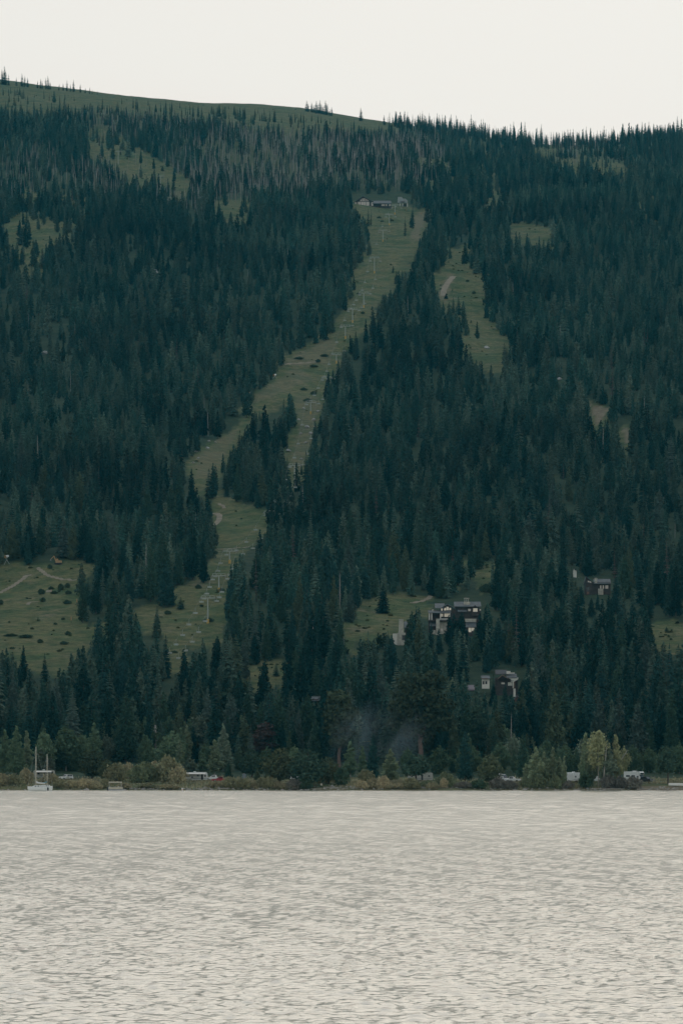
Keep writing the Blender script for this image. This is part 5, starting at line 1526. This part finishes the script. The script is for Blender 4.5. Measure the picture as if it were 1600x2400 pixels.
# ------------------------------------------------------------------ chairlift
M['tower'] = paint('pale_green_steel', (.36,.39,.34), .5, .1)
M['pad'] = paint('yellow_pad', (.55,.36,.10), .8, .1)
def tower_meshes(Ht, key, arm=3.2):
    b = MB(); b.tube([(0,0,-1),(0,0,Ht*.5),(0,0,Ht)], [.40,.33,.26], 9); pole = b.mesh('tower_pole', M['tower'])
    b = MB(); b.box(-arm,arm,-.22,.22,Ht-.35,Ht); b.box(-arm*.9,arm*.9,-.12,.12,Ht+.75,Ht+.92)
    for s in (-.9,-.3,.3,.9): b.box(s*arm-.09,s*arm+.09,-.09,.09,Ht,Ht+.75)
    cross = b.mesh('tower_crossarm', M['tower'])
    b = MB(); b.tube([(0,0,-.2),(0,0,1.9)], .62, 9); pad = b.mesh('tower_pad', M['pad'])
    sh = []
    for s in (-1, 1):
        b = MB(); b.box(s*arm-.12,s*arm+.12,-1.5,1.5,Ht-.75,Ht-.45)
        for q in (-1.2,-.4,.4,1.2): b.tube([(s*arm-.16,q,Ht-.28),(s*arm+.16,q,Ht-.28)], .24, 8)
        sh.append(b.mesh('tower_sheave', M['grey']))
    return pole, cross, pad, sh
TOW = [(487,1462,1402,'largest chairlift tower with a yellow foot on the lower run'),(513,1388,1350,'chairlift tower second up from the lake, dark bush at its foot'),(538,1322,1292,'chairlift tower third up from the lake, at the tree edge'),
       (632,1228,1203,'chairlift tower with only its head showing at the top of the grassy run'),(655,1206,1178,'chairlift tower head above the grassy run beneath the gully'),(690,1143,1090,'tall chairlift tower with orange foot below the rocky gully'),
       (728,972,944,'chairlift tower in the middle of the rocky gully'),(766,912,886,'chairlift tower at the top of the rocky gully'),(788,852,830,'chairlift tower where the ski run bends'),(809,794,764,'chairlift tower just above the bend of the run'),
       (826,756,724,'chairlift tower at the narrowing of the run'),(852,721,686,'chairlift tower beside the steep forest edge'),(877,641,604,'chairlift tower standing clear on the upper run'),(897,567,540,'chairlift tower on the open slope well below the lodge'),
       (912,528,502,'chairlift tower close below the lodge'),(925,503,481,'last chairlift tower before the top station')]
tower_pts = []
for px, base, top, lab in TOW:
    x, y, z = at(px, base)
    Ht = (base-top)*y/F
    t = empty('lift_tower', (x, y, z), 0, lab, 'lift tower', 'towers of the long chairlift')
    arm = 2.6+y/1500*.55
    po, cr, pa, sh = tower_meshes(Ht, px, arm)
    link('pole', po, t); link('crossarm', cr, t); link('foot_pad', pa, t)
    for q in sh: link('sheave_train', q, t)
    tower_pts.append((x, y, z+Ht-.02, arm))
x, y, z = at(392, 1574); tower_pts.insert(0, (x, y, z+6, 3.0))
x, y, z = at(943, 484); tower_pts.append((x, y, z+7, 4.0))
def lift_pos(i, f, s):
    a, c = tower_pts[i], tower_pts[i+1]
    A = Vector((a[0]+s*a[3], a[1], a[2])); B = Vector((c[0]+s*c[3], c[1], c[2]))
    L = (B-A).length
    p = A.lerp(B, f); p.z -= 4*f*(1-f)*L*.022
    return p
b = MB()
for s in (-1, 1):
    for i in range(len(tower_pts)-1):
        b.tube([lift_pos(i, q/8, s) for q in range(9)], .032, 4, False)
for e in (0, len(tower_pts)-2):
    f = 0 if e == 0 else 1
    b.tube([lift_pos(e, f, -1), lift_pos(e, f, 1)], .032, 4, False)
prop(b.build('haul_cable', M['grey']), 'endless steel haul cable of the long chairlift strung between its towers', 'cable')
def chair_proto():
    t = empty('lift_chair', (0,0,0), 0, 'x', 'lift chair', 'chairs hanging from the long chairlift')
    b = MB(); b.tube([(0,0,.1),(0,.25,-1.2),(0,.25,-2.5)], .06, 5); b.box(-.12,.12,-.2,.2,-.08,.12); b.build('hanger', M['tower'], t)
    b = MB(); b.box(-1.0,1.0,-.45,.2,-2.6,-2.5); b.build('seat', M['tower'], t)
    b = MB(); b.box(-1.0,1.0,.2,.28,-2.5,-1.85); b.build('backrest', M['tower'], t)
    for s in (-1, 1):
        b = MB(); b.tube([(s*1.0,.25,-1.9),(s*1.0,-.35,-2.1),(s*1.0,-.4,-2.55)], .045, 4); b.build('armrest', M['tower'], t)
    return t
proto = chair_proto()
SPAN = ['below the largest tower','above the largest tower','above the bush-footed tower','past the tree edge tower','between the two tower heads','below the rocky gully','in the lower rocky gully','in the upper rocky gully','at the bend of the run','just above the bend','at the narrowing','beside the steep forest edge','on the steep upper run','on the open upper slope','close below the lodge','just below the last tower','at the top station']
first = True
for i in range(len(tower_pts)-1):
    n_ = 2 if i in (4, 9, 10, 14, 15, 16) else 4
    if i == 0: n_ = 6
    for s, side in ((-1, 'outer'), (1, 'forest side')):
        for q in range(n_ if s < 0 else max(1, n_-1)):
            c = proto if first else copy_tree(proto)
            first = False
            c.location = lift_pos(i, (q+.5+.15*s)/(n_+.2), s)
            w_ = ['', 'second ', 'third ', 'fourth ', 'fifth ', 'sixth '][q]
            c['label'] = f'{w_}empty chair on the {"knoll side" if s < 0 else "chalet side"} cable {SPAN[i]}'
for px, base, top, lab in [(277,386,355,'uppermost chairlift tower in the high clearing'),(376,440,412,'chairlift tower at the foot of the high clearing'),(473,492,464,'chairlift tower among the trees under the high clearing'),(277+30,402,384,'short signpost tower in the high clearing')][:3]:
    x, y, z = at(px, base)
    Ht = (base-top)*y/F
    t = empty('lift_tower', (x, y, z), 0, lab, 'lift tower', 'towers of the high chairlift')
    po, cr, pa, sh = tower_meshes(Ht, px, 3.6)
    link('pole', po, t); link('crossarm', cr, t)
    for q in sh: link('sheave_train', q, t)

# ------------------------------------------------------------------ machines, markers and boulders on the slope
M['digger'] = paint('orange_digger_paint', (.42,.26,.12), .6, .15)
def excavator():
    x, y, z = at(136, 1325)
    t = empty('excavator', (x, y, z), R(180), 'orange excavator working on the crest of the grassy knoll', 'excavator')
    for s in (-1, 1):
        b = MB(); b.prism([(-1.6,0),(-1.9,.4),(-1.6,.8),(1.6,.8),(1.9,.4),(1.6,0)], s*1.0-.3, s*1.0+.3, 'y'); b.build('track', M['dark'], t)
    b = MB(); b.prism([(-1.9,.85),(-1.9,1.9),(-.2,2.0),(1.0,1.5),(1.2,.85)], -1.2, 1.2, 'y'); b.build('engine_body', M['digger'], t)
    b = MB(); b.prism([(-.1,1.5),(0,2.9),(.9,2.9),(1.2,1.5)], -1.15, -.1, 'y'); c = b.build('cab', M['digger'], t)
    b = MB(); b.box(.1,.95,-1.18,-1.15,1.8,2.7); b.build('cab_window', M['glass'], c)
    b = MB(); b.tube([(1.0,.4,1.5),(2.0,.4,4.2)], [.3,.24], 5); b.build('boom', M['digger'], t)
    b = MB(); b.tube([(2.0,.4,4.2),(3.6,.4,2.6)], [.22,.16], 5); b.build('arm', M['digger'], t)
    b = MB(); b.prism([(3.4,2.7),(4.0,2.5),(4.0,1.8),(3.3,1.9)], .0, .8, 'y'); b.build('bucket', M['grey'], t)
excavator()
def snow_gun(px, base, Ht, lab):
    x, y, z = at(px, base)
    t = empty('snow_gun', (x, y, z), 0, lab, 'snow gun', 'snow guns beside the runs')
    b = MB(); b.tube([(-1.4,0,-.2),(0,0,Ht*.55)], .14, 5); b.tube([(1.4,0,-.2),(0,0,Ht*.55)], .14, 5); b.tube([(0,0,Ht*.5),(0,0,Ht-.8)], .18, 6); b.build('mast', M['tower'], t)
    b = MB(); b.tube([(-.6,-.6,Ht-.5),(.7,.9,Ht)], [.75,.55], 10); b.build('fan_housing', M['gel'], t)
    b = MB(); b.tube([(-.75,-.75,Ht-.56),(-.6,-.6,Ht-.5)], .8, 10); b.build('nozzle_ring', M['digger'], t)
snow_gun(586, 940, 6.0, 'snow gun on legs at the forest edge of the ski run')
snow_gun(16, 1328, 4.2, 'snow gun on the knoll crest at the frame edge')
snow_gun(644, 888, 2.6, 'low snow gun at the tree edge above the legged snow gun')
for px, base, hm, lab in [(180,1419,3.0,'upper orange marker pole at the knoll tree edge'),(167,1462,3.2,'lower orange marker pole at the knoll tree edge'),(986,504,2.6,'orange marker pole beside the dirt track at the lodge'),(952,495,2.2,'orange marker pole just under the top station')]:
    x, y, z = at(px, base)
    t = empty('marker_pole', (x, y, z-.2), 0, lab, 'pole', 'orange marker poles')
    b = MB(); b.tube([(0,0,0),(0,0,hm*.5)], .10, 5); b.build('shaft', M['bark'], t)
    b = MB(); b.tube([(0,0,hm*.45),(0,0,hm)], .26, 7); b.build('padding', M['digger'], t)
M['rock'] = paint('pale_granite', (.36,.35,.32), .95, .25, .5, bump=.5)
rock_m = []
for i in range(4):
    r = np.random.default_rng(700+i); b = MB(); rings = 5; seg = 8
    vs = [(0,0,1)]; 
    for a in range(1, rings):
        for c in range(seg):
            th = math.pi*a/rings; ph = 2*math.pi*c/seg; q = r.uniform(.75, 1.2)
            vs.append((math.sin(th)*math.cos(ph)*q*1.2, math.sin(th)*math.sin(ph)*q, math.cos(th)*q*.8))
    vs.append((0,0,-.8)); fs = []
    for c in range(seg):
        fs.append((0, 1+c, 1+(c+1) % seg))
        for a in range(rings-2): fs.append((1+a*seg+c, 1+(a+1)*seg+c, 1+(a+1)*seg+(c+1) % seg, 1+a*seg+(c+1) % seg))
        fs.append((len(vs)-1, 1+(rings-2)*seg+(c+1) % seg, 1+(rings-2)*seg+c))
    b.add(vs, fs); rock_m.append(b.mesh('boulder_stone', M['rock']))
RK = [(490,1037,9,'pale boulder at the top corner of the lower left run'),(486,1053,11,'larger pale boulder below the corner boulder of the run'),(459,1059,9,'white boulder at the outer edge of the left run'),(464,1076,8,'pale boulder below the white edge boulder'),(453,1086,7,'small pale boulder lowest on the left run edge'),
      (720,1002,14,'largest pale boulder in the rocky gully'),(735,985,11,'pale boulder up the forest side of the rocky gully'),(728,1018,12,'pale boulder just below the largest gully boulder'),(676,1058,14,'broad pale boulder at the foot of the rocky gully'),(706,1078,8,'small boulder under the foot of the gully'),
      (745,965,9,'boulder at the forest edge high in the gully'),(712,960,9,'boulder beside the gully tower'),(700,985,8,'boulder on the tree island side of the gully'),(716,1040,9,'boulder in the narrow lower gully'),(738,1004,8,'small boulder beside the largest gully boulder'),(705,1020,8,'small boulder on the tree island side, low in the gully'),
      (363,640,20,'big pale rock standing out of the upper forest'),(185,995,26,'pale grey crag in the dark forest of the outer slope'),(172,932,12,'small pale rock above the grey crag'),(160,948,12,'flat pale rock just above the grey crag'),(105,830,18,'broken pale outcrop in the thin trees'),(78,825,16,'pale outcrop at the outer side of the thin trees'),(150,895,14,'pale outcrop below the thin trees'),
      (1310,890,14,'round pale rock above the bare sandy scar'),(628,493,9,'white rock at the forest edge under the upper slope'),(1140,817,14,'white flat rock at the foot of the side clearing'),(505,1040,7,'small stone near the corner boulder of the run')]
for px, base, wpx, lab in RK:
    x, y, z = at(px, base)
    s = wpx*y/F/2.3
    o = link('boulder', rock_m[px % 4]); o.location = (x, y, z+s*.25); o.scale = (s, s, s*.8); o.rotation_euler = (0, 0, px*.7)
    prop(o, lab, 'boulder', 'pale boulders on the slope')

# dirt trails laid over the grass
M['trail'] = paint('bare_trail_dirt', (.25,.215,.15), .95, .2, .3)
def trail(pts, wm, lab):
    P3 = []
    for i in range(len(pts)-1):
        for f in np.linspace(0, 1, 7)[:-1]:
            P3.append(at(pts[i][0]+(pts[i+1][0]-pts[i][0])*f, pts[i][1]+(pts[i+1][1]-pts[i][1])*f))
    P3.append(at(*pts[-1]))
    vs, fs = [], []
    for i, p in enumerate(P3):
        a = P3[max(0, i-1)]; c = P3[min(len(P3)-1, i+1)]
        d = Vector((c[0]-a[0], c[1]-a[1], 0)); d = d.normalized() if d.length > 0 else Vector((1,0,0))
        n_ = Vector((-d.y, d.x, 0))
        for q in (-1, -.33, .33, 1):
            X_ = p[0]+n_.x*wm*q; Y_ = p[1]+n_.y*wm*q
            vs.append((X_, Y_, gz(X_, Y_)+.22-.1*abs(q)))
    for i in range(len(P3)-1):
        for q in range(3): fs.append((i*4+q, i*4+q+1, (i+1)*4+q+1, (i+1)*4+q))
    b = MB(); b.add(vs, fs)
    prop(b.build('trail', M['trail']), lab, kind='structure')
trail([(-8,1394),(8,1388),(30,1375),(46,1365),(60,1354),(74,1349)], 1.3, 'dirt trail climbing the knoll')
trail([(88,1334),(98,1342),(111,1351),(140,1359),(180,1363)], 1.0, 'dirt trail under the knoll crest')
trail([(65,1420),(66,1415),(76,1413),(90,1413)], .9, 'hooked dirt trail on the knoll')
trail([(108,1389),(122,1388)], 3.0, 'bare dirt scar on the knoll')
trail([(498,1206),(508,1206),(515,1210),(513,1220),(506,1229),(499,1233)], 1.6, 'curving dirt trail at the grassy run')
trail([(512,1183),(522,1186),(525,1192)], 1.0, 'short dirt trail above the grassy run')
trail([(505,1288),(540,1287),(585,1283)], 1.0, 'dirt track across the lower run')
trail([(1009,1399),(1003,1405),(990,1410),(960,1416)], 1.2, 'dirt path above the large chalet')
trail([(1062,648),(1047,666),(1040,680),(1038,694)], 2.4, 'dirt track on the side clearing')
trail([(663,855),(700,853),(740,850)], 1.8, 'dirt track crossing the ski run')
trail([(330,1372),(338,1375)], 1.4, 'short bare track among the lower trees')

# ------------------------------------------------------------------ campfire smoke
def smoke(px, row, Y, rx, rz_, seed, dens):
    x = (px-800)/F*Y; z = HC+(YH-row)*Y/F
    V, T = [], []
    b = MB(); seg, rings = 14, 8
    vs = [(0,0,1)]
    for a in range(1, rings):
        for c in range(seg):
            th = math.pi*a/rings; ph = 2*math.pi*c/seg; vs.append((math.sin(th)*math.cos(ph), math.sin(th)*math.sin(ph), math.cos(th)))
    vs.append((0,0,-1)); fs = []
    for c in range(seg):
        fs.append((0, 1+c, 1+(c+1) % seg))
        for a in range(rings-2): fs.append((1+a*seg+c, 1+(a+1)*seg+c, 1+(a+1)*seg+(c+1) % seg, 1+a*seg+(c+1) % seg))
        fs.append((len(vs)-1, 1+(rings-2)*seg+(c+1) % seg, 1+(rings-2)*seg+c))
    b.add(vs, fs)
    m = bpy.data.materials.new('campfire_smoke'); m.use_nodes = True
    n, l = m.node_tree.nodes, m.node_tree.links
    n.remove(n['Principled BSDF'])
    v = n.new('ShaderNodeVolumePrincipled'); v.inputs['Color'].default_value = (.80,.97,1.0,1)
    tc = n.new('ShaderNodeTexCoord'); ln = n.new('ShaderNodeVectorMath'); ln.operation = 'LENGTH'; l.new(tc.outputs['Object'], ln.inputs[0])
    fall = n.new('ShaderNodeMapRange'); fall.interpolation_type = 'SMOOTHSTEP'; fall.inputs['From Min'].default_value = 1; fall.inputs['From Max'].default_value = .1
    l.new(ln.outputs['Value'], fall.inputs['Value'])
    mp = n.new('ShaderNodeMapping'); mp.inputs['Scale'].default_value = (1.6, 1.6, .8); mp.inputs['Location'].default_value = (seed, 0, 0); mp.inputs['Rotation'].default_value = (0, .5, 0)
    l.new(tc.outputs['Object'], mp.inputs['Vector'])
    nz = n.new('ShaderNodeTexNoise'); nz.inputs['Scale'].default_value = 1.3; nz.inputs['Detail'].default_value = 3; nz.inputs['Distortion'].default_value = .8
    l.new(mp.outputs[0], nz.inputs['Vector'])
    mr = n.new('ShaderNodeMapRange'); mr.inputs['From Min'].default_value = .42; mr.inputs['From Max'].default_value = .75; mr.inputs['To Max'].default_value = dens
    l.new(nz.outputs['Fac'], mr.inputs['Value'])
    mu = n.new('ShaderNodeMath'); mu.operation = 'MULTIPLY'; l.new(mr.outputs[0], mu.inputs[0]); l.new(fall.outputs[0], mu.inputs[1])
    l.new(mu.outputs[0], v.inputs['Density']); l.new(v.outputs[0], n['Material Output'].inputs['Volume'])
    o = b.build('smoke', m); o.location = (x, Y, z); o.scale = (rx, rx*.8, rz_); o.rotation_euler = (0, R(18), 0)
    prop(o, 'thin bluish campfire smoke drifting beside the ' + ('tall dark pine' if px < 900 else 'huge forked ponderosa'), 'smoke', kind='stuff')
smoke(840, 1735, 1640, 15, 19, 1.0, .026)
smoke(935, 1730, 1652, 13, 18, 4.2, .026)
